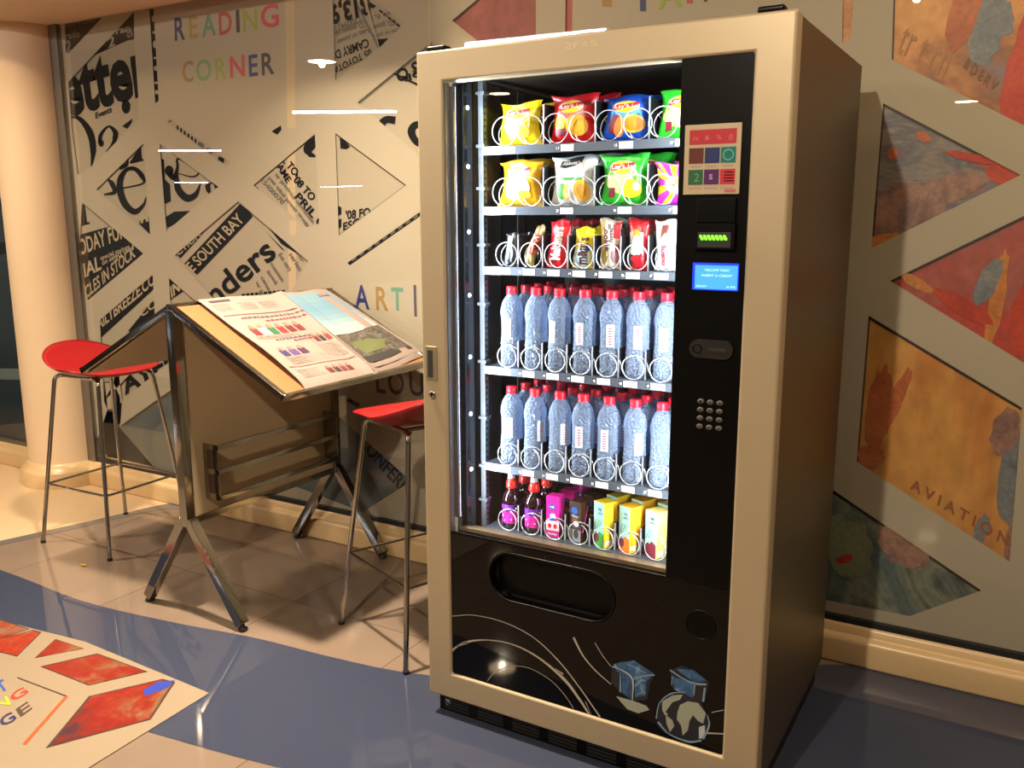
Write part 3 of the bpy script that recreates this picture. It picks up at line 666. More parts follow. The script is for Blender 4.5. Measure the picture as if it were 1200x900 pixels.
# ------------------------------------------------------------------ bar stools
def stool(loc, rz, label):
    st = empty('bar_stool', loc, rz, label=label, cat='bar stool', group='red bar stools at the newspaper table')
    # seat faces +x, back lip at -x
    def shell(s_, t_):
        a = s_ * 2 * PI; r = t_
        ca, sa = math.cos(a), math.sin(a)
        k = (abs(ca) ** 2.6 + abs(sa) ** 2.6) ** (-1 / 2.6)
        x = .205 * r * ca * k; y = .215 * r * sa * k
        back = max(0, -x / .205 - .12) / .88
        z = .008 * r * r + .095 * back ** 1.5 * (.55 + .45 * r) * (1 - .25 * (abs(y) / .215) ** 2) + .012 * (abs(y) / .215) ** 2.5 * (1 if x < .08 else .4)
        z -= .012 * max(0, x / .205 - .5) / .5
        return Vector((x - .03 * back ** 2, y, .778 + z))
    m = MB(); m.grid(shell, 48, 14, M_red); m.grid(lambda s_, t_: shell(1 - s_, t_) - Vector((0, 0, .006 * (1 - t_ ** 8) + .026 * (1 - t_ ** 3.5))), 48, 14, M_red)
    bm = bmesh.new()
    o = m.build('seat', st)
    bm.from_mesh(o.data); bmesh.ops.remove_doubles(bm, verts=bm.verts, dist=.0005); bm.to_mesh(o.data); bm.free()
    m = MB(); 
    for sy in (-1, 1): m.tube([(-.13, sy * .125, .752), (.13, sy * .125, .752)], .0085, M_chrome, 10)
    for sx in (-.09, .09): m.tube([(sx, -.125, .752), (sx, .125, .752)], .007, M_chrome, 8)
    m.build('seat_frame', st)
    for sx in (-1, 1):
        for sy in (-1, 1):
            m = MB(); pts = [(sx * .10, sy * .125, .752), (sx * .128, sy * .131, .748), (sx * .142, sy * .138, .733), (sx * .147, sy * .142, .70), (sx * .222, sy * .215, .006)]
            m.tube(smooth_curve(pts[:4], 4) + [pts[4]], .0088, M_chrome, 12)
            m.lathe([(.0105, 0), (.0105, .012)], (pts[4][0], pts[4][1], 0), M_rub, 12); m.build('leg', st)
    q = .147 + (.222 - .147) * (.70 - .27) / .694; w = .142 + (.215 - .142) * (.70 - .27) / .694
    m = MB()
    R4 = [(-q, -w, .27), (q, -w, .27), (q, w, .27), (-q, w, .27)]
    for i in range(4): m.tube([R4[i], R4[(i + 1) % 4]], .0055, M_chrome, 8)
    m.build('footrest', st)
    return st
stool((-2.07, .475, 0), math.radians(2), 'red bar stool on chrome legs behind the table, nearest the plain column')
stool((-.315, .42, 0), math.radians(158), 'red bar stool on chrome legs tucked against the vending machine')

# ------------------------------------------------------------------ vending machine
W, D, H, ZB = .949, .777, 1.83, .0625
IL, IR, ZT, ZL, ZG, XP = .0795, .8646, 1.7538, .1405, .5625, .7055
vm = empty('vending_machine', (0, 0, 0), label='tall glass-front vending machine with champagne frame, lit shelves and black control panel', cat='vending machine')
m = MB()
m.box((.006, .05, ZB), (.06, D, H - .004), M_side); m.box((W - .055, .05, ZB), (W - .003, D, H - .004), M_side)
m.box((.06, D - .05, ZB), (W - .055, D, H - .004), M_side); m.box((.06, .05, 1.785), (W - .055, D - .05, H - .004), M_side); m.box((.06, .05, ZB), (W - .055, D - .05, .44), M_side)
tag(m.build('cabinet', vm, bevel=.003), 'dark bronze steel cabinet')
m = MB()
m.box((.06, .055, .44), (.066, .72, 1.785), M_inner); m.box((.74, .055, .44), (.745, .72, 1.785), M_inner)
m.box((.06, .715, .44), (.745, .727, 1.785), M_inner); m.box((.06, .055, 1.779), (.745, .72, 1.785), M_inner); m.box((.06, .055, .44), (.745, .72, .446), M_inner)
m.build('lining', vm)
m = MB()   # sloping sill inside the glass
m.prism([(.08, .05, .566), (.08, .127, .546), (.08, .127, .540), (.08, .05, .556)], (.62, 0, 0), mat('brown inner sill', '6b5a42', .3)); m.build('inner_sill', vm)
# door frame ring
m = MB()
o_ = [(0, ZB), (W, ZB), (W, H), (0, H)]; i_ = [(IL, ZL), (IR, ZL), (IR, ZT), (IL, ZT)]
for k in range(4):
    a, b_, c_, d_ = o_[k], o_[(k + 1) % 4], i_[(k + 1) % 4], i_[k]
    vs = [(p[0], 0, p[1]) for p in (a, b_, c_, d_)] + [(p[0], .048, p[1]) for p in (a, b_, c_, d_)]
    o = len(m.v)
    m.add(vs, [(0, 1, 2, 3), (7, 6, 5, 4), (0, 4, 5, 1), (2, 6, 7, 3)], M_frame)
o = m.build('door_frame', vm)
bm = bmesh.new(); bm.from_mesh(o.data); bmesh.ops.remove_doubles(bm, verts=bm.verts, dist=.0001); bmesh.ops.recalc_face_normals(bm, faces=bm.faces); bm.to_mesh(o.data); bm.free()
k = o.modifiers.new('bevel', 'BEVEL'); k.width = .006; k.segments = 3; k.angle_limit = .7
k.limit_method = 'ANGLE'
frm = o
m = MB()
for q, (s_, x, w) in enumerate([('2', .425, .018), ('F', .447, .016), ('A', .467, .018), ('S', .489, .018)]):
    m.text(s_, quad((x, -.0008, 1.799), (x + w, -.0008, 1.799), (x, -.0008, 1.812)), mat('embossed frame lettering', 'b9a98a', .3, .3), -.01)
m.build('maker_mark', frm)
m = MB(); m.box((.012, -.002, .985), (.050, .002, 1.079), mat('handle plate', '8f8268', .4, .4)); hp = m.build('handle', vm, bevel=.002)
m = MB(); m.box((.020, -.0032, .995), (.036, -.0015, 1.068), mat('handle slit', '2f2f2e', .4)); m.build('handle_slit', hp)
m = MB(); m.lathe([(.0105, 0), (.0105, -.006), (.008, -.008), (.0001, -.008)], (.034, 0, .948), M_chrome, 20, 'y'); m.box((.0325, -.0095, .942), (.0355, -.0075, .954), M_blackm)
tag(m.build('lock', vm), 'chrome key lock')
for x in (.03, .865):
    m = MB(); m.box((x, .004, H - .001), (x + .055, .035, H + .012), M_blackm); m.build('hinge_cap', vm, bevel=.004)
# base grille
m = MB()
GX0, GX1 = .018, .935
m.box((GX0, .03, .0), (GX1, .74, ZB + .002), M_blackm)
for k in range(8):
    x = .035 + k * .115
    for j in range(5):
        z = .010 + j * .0098; m.box((x, .0265, z), (x + .085, .0305, z + .0052), M_rub)
for j in range(6): m.box((GX0, .0285, .005 + j * .0098), (GX1, .030, .0085 + j * .0098), M_blackm)
m.build('base_grille', vm)
m = MB()
for s_ in (0, .75): m.tube([(.048 + .006 * math.cos(a * .6), .0262, .026 + .006 * math.sin(a * .6)) for a in range(9)], .0007, M_white, 4)
m.box((.040, .0258, .036), (.055, .0264, .0375), M_white); m.build('base_emblem', vm)

def holed(name, outer, holes, y, th, mm, parent):
    cu = bpy.data.curves.new(name, 'CURVE'); cu.dimensions = '2D'; cu.fill_mode = 'BOTH'
    for pts in [outer] + holes:
        s = cu.splines.new('POLY'); s.points.add(len(pts) - 1)
        for k, (x, z) in enumerate(pts): s.points[k].co = (x, z, 0, 1)
        s.use_cyclic_u = True
    ob = bpy.data.objects.new(name, cu); me0 = ob.to_mesh(); m = MB()
    m.add([(v.co.x, y, v.co.y) for v in me0.vertices], [tuple(p.vertices) for p in me0.polygons], mm)
    ob.to_mesh_clear(); bpy.data.objects.remove(ob)
    for pts in holes:
        n = len(pts); m.add([(x, y, z) for x, z in pts] + [(x, y + th, z) for x, z in pts], [(i, (i + 1) % n, n + (i + 1) % n, n + i) for i in range(n)], mm, True)
    return m.build(name, parent)
def obround(x0, x1, zc, r, n=14):
    return [(x1 - r + r * math.cos(-PI / 2 + PI * k / n), zc + r * math.sin(-PI / 2 + PI * k / n)) for k in range(n + 1)] + [(x0 + r + r * math.cos(PI / 2 + PI * k / n), zc + r * math.sin(PI / 2 + PI * k / n)) for k in range(n + 1)]
YP = .008
bin_o = obround(.205, .574, .470, .068); ret_o = [(.797 + .036 * math.cos(2 * PI * k / 28), .462 + .036 * math.sin(2 * PI * k / 28)) for k in range(28)]
lp = holed('lower_panel', [(IL - .004, ZL - .004), (IR + .004, ZL - .004), (IR + .004, ZG), (IL - .004, ZG)], [bin_o, ret_o], YP, .034, M_black, vm)
tag(lp, 'glossy black lower door panel with pale arcs and ice cubes')
m = MB(); m.box((.19, YP + .034, .39), (.59, YP + .04, .55), M_rub)
m.prism([(.215, YP + .030, .41), (.215, YP + .034, .41), (.215, YP + .034, .53), (.215, YP + .0325, .53)], (.35, 0, 0), M_blackm)
m.tube([(x, YP - .001, z) for x, z in bin_o], .0035, M_blackm, 6, closed=True); m.build('delivery_bin', vm)
m = MB(); m.lathe([(.036, 0), (.036, .03), (.0001, .034)], (.797, YP, .462), M_blackm, 28, 'y'); m.tube([(x, YP - .0006, z) for x, z in ret_o], .0022, M_blackm, 6, closed=True)
m.build('coin_return', vm)
# printed arcs, ice cubes and globe on the lower panel
m = MB(); YD = YP - .0009
M_arc = mat('pale printed arc', 'a39a8a', .4)
def pstroke(pts, ws, mm=M_arc, y=YD, n_=8):
    Q = smooth_curve([WY(u, v, y) for u, v in pts], n_); n = len(Q); A = []; B = []
    for i, q in enumerate(Q):
        t = (Q[min(i + 1, n - 1)] - Q[max(i - 1, 0)]).normalized(); nn = Vector((-t.z, 0, t.x))
        f_ = i / (n - 1) * (len(ws) - 1); k = min(int(f_), len(ws) - 2); w = ws[k] + (ws[k + 1] - ws[k]) * (f_ - k)
        A.append(q + nn * w * .0011); B.append(q - nn * w * .0011)
    m.add(A + B, [(i, n + i, n + i + 1, i + 1) for i in range(n - 1)], mm)
pstroke([(529, 722), (555, 721), (590, 729), (625, 747), (655, 775), (680, 807), (703, 840)], [1, .8, 1, 1.3, 1.6, 1.6, 2])
pstroke([(529, 762), (545, 753), (570, 750), (600, 755), (630, 770), (660, 795), (678, 818), (691, 838)], [1.8, 3, 1.2, 1.4, 2.5, 4.2, 3.6, 2.5])
pstroke([(549, 752), (535, 758), (529, 766)], [3.5, 2, .6]); pstroke([(650, 783), (660, 790)], [.3, 2.2])
pstroke([(571, 798), (580, 788), (598, 781), (620, 783), (645, 797), (662, 815), (672, 830)], [.7, .9, .7, .7, .8, .9, .7])
pstroke([(672, 747), (683, 768), (697, 785), (716, 802)], [3.2, 2, 1.5, 1.3]); pstroke([(697, 753), (706, 768), (716, 781)], [1, .9, .9])
pstroke([(686, 822), (693, 838)], [1, .5]); pstroke([(834, 835), (848, 832)], [1, .8]); pstroke([(828, 859), (848, 860)], [2, 1.4])
M_ice = [mat('ice print deep', '141a24', .3), paintmat('ice print blue', ['16283c', '264a70', '34608a', '7f9db2'], 26, 1.7, rough=.3), mat('ice print light', '6f8aa0', .3), mat('ice print white', 'a5afb4', .3), mat('printed land', '8d9284', .35)]
def pp(pts, k, dy=0): m.prism([WY(u, v, YD - dy) for u, v in pts], (0, .0004, 0), M_ice[k])
pp([(717, 781), (727, 775), (745, 775), (768, 790), (762, 800), (758, 820), (742, 822), (728, 812), (716, 800)], 0)
pp([(719, 778), (743, 774), (766, 790), (757, 799), (741, 796), (722, 786)], 1, .0003); pp([(729, 786), (741, 797), (741, 820), (729, 812)], 1, .0004); pp([(744, 797), (758, 797), (756, 815), (744, 818)], 1, .0004)
for pts, ws in [([(717, 781), (728, 785), (741, 796), (741, 821)], [1, 1.2, 2, .8]), ([(741, 796), (756, 792), (767, 791)], [1.5, 1.6, 1.8]), ([(727, 789), (727, 811)], [.8, 2.4]), ([(735, 778), (746, 783), (757, 789)], [.8, 1.6, .8]), ([(744, 804), (752, 797), (757, 799)], [1.6, 2.2, .8]), ([(720, 779), (724, 784)], [3, 2]), ([(745, 815), (753, 811)], [1, .8])]:
    pstroke(pts, ws, M_ice[3] if len(pts) > 3 else M_ice[2], YD - .0008)
pp([(722, 816), (741, 821), (757, 827), (761, 832), (748, 836), (735, 831)], 4, .0002)
pp([(786, 786), (798, 780), (815, 786), (831, 799), (828, 812), (825, 824), (800, 818), (786, 803)], 0); pp([(788, 793), (812, 800), (812, 818), (790, 808)], 1, .0003); pp([(792, 784), (812, 785), (828, 798), (814, 800)], 1, .0003)
for pts, ws in [([(785, 785), (800, 795), (814, 801), (828, 802)], [2, 1.5, 2.5, 2]), ([(814, 801), (813, 815)], [2, 1]), ([(788, 792), (787, 803)], [1, .6]), ([(826, 806), (824, 822)], [2, 2.4])]: pstroke(pts, ws, M_ice[2], YD - .0008)
gc = [(768 + 0, 842)]
pp([(770, 838), (774, 822), (785, 814), (802, 811), (820, 820), (829, 838), (830, 856), (822, 869), (800, 868), (778, 858), (770, 850)], 0, .0001)
pp([(776, 822), (788, 815), (800, 814), (797, 820), (788, 823), (780, 834), (783, 838), (779, 838), (776, 832)], 4, .0006); pp([(780, 838), (788, 844), (790, 851), (785, 858), (781, 848)], 4, .0006)
pp([(797, 826), (806, 822), (818, 824), (827, 836), (824, 848), (818, 845), (812, 838), (808, 845), (806, 856), (800, 862), (798, 850), (793, 843), (794, 834)], 4, .0006)
pstroke([(769, 842), (773, 824), (786, 813), (804, 811)], [1.5, 1, 1.5, .8], M_ice[2], YD - .0008); pstroke([(771, 846), (784, 860), (806, 869), (822, 868)], [3, 1.5, 2.5, 2], M_ice[2], YD - .0008)
pstroke([(829, 838), (831, 850), (824, 866)], [1, 2, 2.5], M_ice[2], YD - .0008); pp([(819, 852), (826, 850), (826, 864), (819, 866)], 3, .0007)
m.build('panel_print', lp)
# front glass
m = MB(); m.box((IL - .003, YP, ZG), (XP, YP + .005, ZT + .003), M_glass); tag(m.build('glass_pane', vm), 'clear display glass')
m = MB(); m.box((IL - .003, YP - .0005, ZG - .003), (XP, YP + .006, ZG + .003), M_blackm); m.box((IL - .004, YP, ZG), (IL + .002, YP + .02, ZT), M_alu); m.build('glass_trim', vm)
# control panel
m = MB(); m.box((XP, YP - .001, ZG + .001), (IR + .004, YP + .05, ZT + .004), M_blackm); cp = m.build('control_panel', vm, bevel=.001)
YC = YP - .001
m = MB()
m.box((.720, YC - .006, 1.466), (.845, YC - .002, 1.614), mat('cream menu card', 'b0a084', .3)); mc = m.build('menu_card', vm, bevel=.001)
m = MB(); ym = YC - .0066
def cb(x0, z0, x1, z1, c_): m.box((x0, ym, z0), (x1, ym + .0004, z1), mat('card ' + c_, c_, .4, spec=.2))
cb(.731, 1.572, .835, 1.603, 'a8303a')
for i, (c1, c2) in enumerate([('5a2c28', '2c5a3c'), ('26305a', '4c2456'), ('1f6a62', 'b0303a')]):
    x = .731 + i * .0355; cb(x, 1.532, x + .033, 1.565, c1); cb(x, 1.487, x + .033, 1.519, c2)
    m.text('ooo', quad((x + .005, ym - .0003, 1.524), (x + .028, ym - .0003, 1.524), (x + .005, ym - .0003, 1.528)), M_inkgrey); m.text('lolo', quad((x + .003, ym - .0003, 1.477), (x + .030, ym - .0003, 1.477), (x + .003, ym - .0003, 1.482)), mat('card rose text', 'a0606a', .5))
for i in range(4):
    x = .738 + i * .026; m.text('n&%@'[i], quad((x + .002, ym - .0005, 1.581), (x + .012, ym - .0005, 1.581), (x + .002, ym - .0005, 1.591)), mat('card pale glyph', 'c06462', .5))
m.tube([(.8185 + .011 * math.cos(a * PI / 6), ym, 1.5485 + .011 * math.sin(a * PI / 6)) for a in range(12)], .0008, mat('card teal ring', '7fc0b0', .5), 4, closed=True)
m.text('S', quad((.778, ym - .0005, 1.498), (.786, ym - .0005, 1.498), (.778, ym - .0005, 1.509)), mat('card lilac glyph', 'b8a0b8', .5), .02); m.text('2', quad((.744, ym - .0005, 1.494), (.756, ym - .0005, 1.494), (.744, ym - .0005, 1.512)), mat('card green glyph', '5c8a62', .5))
for z in (1.511, 1.505, 1.499, 1.493): cb(.811, z, .832, z + .0022, 'd8a0a0')
cb(.813, 1.470, .838, 1.476, 'b0606a'); m.build('card_print', mc)
m = MB(); m.box((.754, YC - .008, 1.405), (.840, YC, 1.458), M_blackm); m.build('banknote_reader', vm, bevel=.002)
m = MB(); m.box((.752, YC - .014, 1.348), (.842, YC, 1.404), M_blackm); m.box((.760, YC - .0145, 1.352), (.834, YC - .013, 1.385), M_rub); rd = m.build('card_reader', vm, bevel=.002)
m = MB(); M_grn = mat('green lit diode', '60ff20', .5, emit=3.0)
for i in range(7):
    x = .7645 + i * .0088; m.prism([(x, YC - .0155, 1.379), (x + .004, YC - .0155, 1.379), (x + .0085, YC - .0155, 1.372), (x + .0085, YC - .0155, 1.368), (x + .004, YC - .0155, 1.368), (x, YC - .0155, 1.375)], (0, .0008, 0), M_grn)
tag(m.build('indicator_light', rd), 'row of glowing green chevrons')
m = MB(); m.box((.747, YC - .002, 1.258), (.851, YC, 1.318), mat('lcd blue border', '1030e0', .4, emit=1.2)); lc = m.build('display', vm)
m = MB(); m.box((.753, YC - .0032, 1.2605), (.849, YC - .0018, 1.313), mat('lcd light blue', '3f9ae8', .4, emit=.85))
M_lt = mat('lcd text', 'a8e0ff', .4, emit=1.2)
for s_, x0, x1, z, h in [('WELCOME TODAY', .775, .832, 1.300, .0055), ('INSERT A CREDIT', .769, .838, 1.288, .0055), ('READY', .757, .782, 1.2645, .0045), ('0.00', .826, .845, 1.2645, .0045)]:
    m.text(s_, quad((x0, YC - .0036, z), (x1, YC - .0036, z), (x0, YC - .0036, z + h)), M_lt)
m.build('screen', lc)
m = MB(); ob_ = obround(.747, .847, 1.126, .021)
m.prism([(x, YC - .006, z) for x, z in ob_], (0, .006, 0), mat('dark grey coin plate', '2a2724', .35, .4)); cs = m.build('coin_slot', vm)
m = MB(); m.tube([(.7655 + .010 * math.cos(a * PI / 8), YC - .0062, 1.126 + .010 * math.sin(a * PI / 8)) for a in range(16)], .0018, M_blackm, 6, closed=True); m.box((.793, YC - .0068, 1.122), (.833, YC - .0055, 1.130), M_rub); m.build('slot', cs)
for r_ in range(4):
    for c_ in range(3):
        m = MB(); x = .777 + c_ * .0222; z = 1.005 - r_ * .0195
        m.lathe([(.0078, 0), (.0078, -.003), (.006, -.004), (.0001, -.004)], (0, YC, 0), mat('grey key', '4a4846', .6, 0), 16, 'y')
        m.v = [(vx + x, vy, vz * .75 + z) for vx, vy, vz in m.v]
        m.text('123456789*0#'[r_ * 3 + c_], quad((x - .0022, YC - .0043, z - .003), (x + .0022, YC - .0043, z - .003), (x - .0022, YC - .0043, z + .003)), M_blackm)
        m.build('keypad_button', vm)

# interior fittings
m = MB()
M_rail = mat('slotted steel rail', '878d94', .3, .8)
m.box((.097, .140, .52), (.112, .158, 1.775), M_rail)
for k in range(70):
    z = .56 + k * .0168; m.box((.1121, .144, z), (.1126, .154, z + .006), M_dark)
for z in (1.735, 1.60, 1.49, 1.34, 1.18, 1.02, .86, .72, .62): m.box((.093, .134, z), (.119, .162, z + .008), M_rail)
m.box((.0665, .22, .45), (.069, .30, 1.775), M_alu); m.box((.0665, .40, .45), (.069, .44, 1.775), M_alu)
m.build('shelf_upright', vm)
M_led = mat('cool led tube', 'dfeaff', .4, emit=26, ecol='cfe0ff')
for x in (.084, .7125):
    m = MB(); m.box((x - .003, .030, .60), (x + .008, .040, 1.745), M_alu); ls = m.build('light_strip', vm)
    m = MB(); m.box((x + (.0025 if x < .5 else -.006), .0405, .60), (x + (.0065 if x < .5 else .002), .0425, 1.745), M_led); m.build('led_tube', ls)
    lo_ = bpy.data.lights.new('led_light', 'AREA'); lo_.shape = 'RECTANGLE'; lo_.size = .008; lo_.size_y = 1.14; lo_.energy = 11.5 if x < .5 else 9; lo_.color = (.80, .90, 1)
    lg_ = bpy.data.objects.new('led_light', lo_); COL.objects.link(lg_); lg_.parent = vm; lg_.location = (x + (.012 if x < .5 else -.012), .046, 1.172)
    zz_ = -Vector((1 if x < .5 else -1, .42, 0)).normalized(); yy_ = Vector((0, 0, 1)); xx_ = yy_.cross(zz_); lg_.rotation_euler = Matrix((xx_, yy_, zz_)).transposed().to_euler()
m = MB(); m.box((.082, .085, .50), (.087, .125, 1.775), mat('mirror-dark side lining', '54565c', .12, .9)); sp = m.build('side_lining', vm)
for z in (1.70, 1.55, 1.38, 1.21, 1.04, .88, .72):
    m = MB(); m.lathe([(.0058, 0), (.004, .003), (.0001, .0035)], (.087, .104, z), mat('bluish diode', 'bfe0ff', .4, emit=12, ecol='b8dcff'), 12, 'x'); m.build('diode', sp)

CX7 = [.180 + .0737 * i for i in range(7)]
ROWZ = [1.600, 1.445, 1.287, 1.014, .738, .548]
def coil_mesh(r, pitch, turns, st=-1.9):
    m = MB(); n = int(turns * 18)
    m.tube([(r * math.cos(-2 * PI * k / 18 + st), (.004 * min(1, k / 15) + pitch * max(0, k - 15) / 18), r + r * math.sin(-2 * PI * k / 18 + st)) for k in range(n)], .0015, M_wire, 5)
    return m
coilA = coilB = None
NUMS = {0: ['11', '13', '15', '17'], 1: ['21', '23', '25', '27'], 2: ['31', '32', '33', '34', '35', '36', '37'], 3: ['41', '42', '43', '44', '45', '46', '47'], 4: ['51', '52', '53', '54', '55', '56', '57']}
M_tag = mat('price tag paper', 'f0f0f0', .5); M_num = mat('tag number', 'c8ccd0', .5)
for r_, z in enumerate(ROWZ):
    m = MB(); m.box((.118, .132, z - .0035), (.735, .70, z - .0005), M_tray)
    if r_ < 5:
        m.box((.116, .128, z - .021), (.735, .132, z + .0005), M_tray)
    else:
        m.box((.116, .128, z - .006), (.735, .132, z), M_tray)
    wide = r_ < 2
    xs = [.292, .437, .579] if wide else [(CX7[i] + CX7[i + 1]) / 2 for i in range(6)]
    hh = .10 if r_ < 2 else .085 if r_ == 2 else .075
    for x in xs + [.665 if not wide else .72]:
        m.box((x - .0012, .145, z), (x + .0012, .69, z + hh), M_dark); m.box((x - .0015, .143, z), (x + .0015, .146, z + hh), M_wire)
    tr = m.build('tray', vm)
    tag(tr, ['top tray of crisp packets', 'second tray of crisp packets', 'tray of chocolate and biscuit bars', 'upper tray of water bottles', 'lower tray of water bottles', 'bottom tray of juice'][r_])
    cxs = [x + d for x in (.213, .362, .508, .648) for d in (-.038, .038)][:8] if wide else CX7
    rad = .036 if wide else .032 if r_ == 2 else .030
    base = None
    for i, x in enumerate(cxs):
        if base is None: base = coil_mesh(rad, .07 if not wide else .085, 7 if not wide else 5, 1.2 if r_ > 2 else -1.9).build('coil', tr, loc=(x + .010, .126, z + .002)); c0 = base
        else:
            c0 = base.copy(); COL.objects.link(c0); c0.parent = tr; c0.location = (x + .010, .126, z + .002)
    if r_ < 5:
        for i, n_ in enumerate(NUMS[r_]):
            if wide: x = (.170, .338, .497, .640)[i]; wt = .036
            else: x = CX7[i] - .026; wt = .036
            m = MB(); x1 = x + .012
            m.box((x1, .1268, z - .0185), (x1 + wt, .1278, z - .003), M_tag)
            m.box((x - .001, .1270, z - .015), (x + .009, .1278, z - .006), M_dark)
            m.text(n_, quad((x, .1266, z - .014), (x + .008, .1266, z - .014), (x, .1266, z - .007)), M_tag, .04)
            m.text('1.00', quad((x1 + .009, .1264, z - .013), (x1 + .027, .1264, z - .013), (x1 + .009, .1264, z - .009)), M_num); m.build('price_tag', tr)

# ------------------------------------------------------------------ products (each one a thing of its own)
ORD = ['first', 'second', 'third', 'fourth', 'fifth', 'sixth', 'seventh']
def foil(name, c, rough=.3): return mat(name, c, rough, 0, .6, bump=.25, bscale=70)
def bag(name, w, h, d, base, deco=None, regions=None, jag=True, flare=.06, seed=0):
    """pillow pack standing at the origin: crimped flat top and bottom, front towards -y"""
    rnd = random.Random(seed)
    ph = [rnd.uniform(0, 6) for _ in range(6)]
    def half(sg):
        def P(s_, t_):
            e = math.sin(PI * min(1, max(0, t_))) ** .5 if 0 < t_ < 1 else 0
            b_ = max(0, 1 - abs(2 * s_ - 1) ** 2.4) ** .6
            y = sg * d / 2 * e * b_
            y += .0022 * math.sin(9 * s_ + ph[0]) * math.sin(7 * t_ + ph[1]) * e + .0016 * math.sin(21 * s_ + ph[2] + 8 * t_) * (1 - e)
            wd = w * (1 - .10 * e + flare * (1 - e) + .02 * math.sin(5 * t_ + ph[3]) + .07 * max(0, 1 - t_ * 2.2))
            x = (s_ - .5) * wd + .003 * math.sin(4 * t_ + ph[4])
            z = h * t_ + (.004 * math.sin(6 * s_ + ph[5]) if t_ > .9 else 0)
            if t_ > .93: y += .006 * math.sin(3 * s_ + ph[2]) - .004
            return Vector((x, y, z))
        return P
    F, B = half(-1), half(1)
    m = MB(); m.grid(F, 20, 20, base, matfn=regions); m.grid(lambda s_, t_: B(1 - s_, t_), 20, 20, base)
    if deco: deco(m, lambda s_, t_, off=.0012: F(s_, t_) + Vector((0, -off, 0)))
    o = m.build(name)
    return o
def region_rect(m, P, s0, t0, s1, t1, mm, off=.0010, k=4):
    for i in range(k):
        for j in range(k):
            a, b_ = s0 + (s1 - s0) * i / k, s0 + (s1 - s0) * (i + 1) / k; c_, d_ = t0 + (t1 - t0) * j / k, t0 + (t1 - t0) * (j + 1) / k
            m.add([P(a, c_, off), P(b_, c_, off), P(b_, d_, off), P(a, d_, off)], [(0, 1, 2, 3)], mm)
def ell(m, P, s0, t0, rs, rt, mm, off=.0014, n=20, rot=0):
    ring = []
    for q in (1, .5):
        ring.append([P(s0 + q * (rs * math.cos(2*PI*k/n) * math.cos(rot) - rt * math.sin(2*PI*k/n) * math.sin(rot)), t0 + q * (rs * math.cos(2*PI*k/n) * math.sin(rot) + rt * math.sin(2*PI*k/n) * math.cos(rot)), off) for k in range(n)])
    vs = ring[0] + ring[1] + [P(s0, t0, off)]
    m.add(vs, [(k, (k + 1) % n, n + (k + 1) % n, n + k) for k in range(n)] + [(n + k, n + (k + 1) % n, 2 * n) for k in range(n)], mm)
def poly(m, P, pts, mm, off=.0016):
    Q = []
    for i, p in enumerate(pts):
        q = pts[(i + 1) % len(pts)]; k = max(1, int(math.hypot(q[0] - p[0], q[1] - p[1]) / .08))
        Q += [(p[0] + (q[0] - p[0]) * j / k, p[1] + (q[1] - p[1]) * j / k) for j in range(k)]
    cx = sum(p[0] for p in Q) / len(Q); cy = sum(p[1] for p in Q) / len(Q); n = len(Q); vs = []
    for f_ in (1, .66, .33): vs += [P(cx + (a - cx) * f_, cy + (b_ - cy) * f_, off) for a, b_ in Q]
    vs.append(P(cx, cy, off))
    m.add(vs, [(r * n + i, r * n + (i + 1) % n, (r + 1) * n + (i + 1) % n, (r + 1) * n + i) for r in (0, 1) for i in range(n)] + [(2 * n + i, 2 * n + (i + 1) % n, 3 * n) for i in range(n)], mm)
def ptext(m, P, body, s0, t0, s1, t1, mm, bold=.04, off=.0024, rot=0, rise=0):
    if rot == 0: m.text(body, lambda u, v: P(s0 + (s1 - s0) * u, t0 + (t1 - t0) * v + rise * u, off), mm, bold)
    else:        m.text(body, lambda u, v: P(s1 - (s1 - s0) * v + rise * u, t0 + (t1 - t0) * u, off), mm, bold) if rot > 0 else m.text(body, lambda u, v: P(s0 + (s1 - s0) * v + rise * u, t1 - (t1 - t0) * u, off), mm, bold)
Y_ = foil('yellow foil', 'f5d616'); R_ = foil('red foil', 'd81424'); B_ = foil('blue foil', '1450c8'); G_ = foil('green foil', '2fc22c'); O_ = foil('amber foil', 'f2b416')
cW = mat('pack white', 'd8d8d4', .35); cR = mat('pack red', 'd01828', .35); cY = mat('pack yellow', 'f8cf20', .35); cGo = mat('crisp gold', 'f0b030', .45); cDk = mat('pack black', '1b1b20', .35)
cOr = mat('pack orange', 'ee7a1c', .4); cPa = mat('pack pale yellow', 'dcd080', .4); cGr = mat('pack green', '3e9a3a', .4); cBr = mat('pack brown', '4c2416', .4); cSk = mat('pack pale blue', 'b8d8e4', .35); cBl = mat('pack blue', '2060c0', .35)
cMa = mat('pack maroon', '7a1c30', .4)
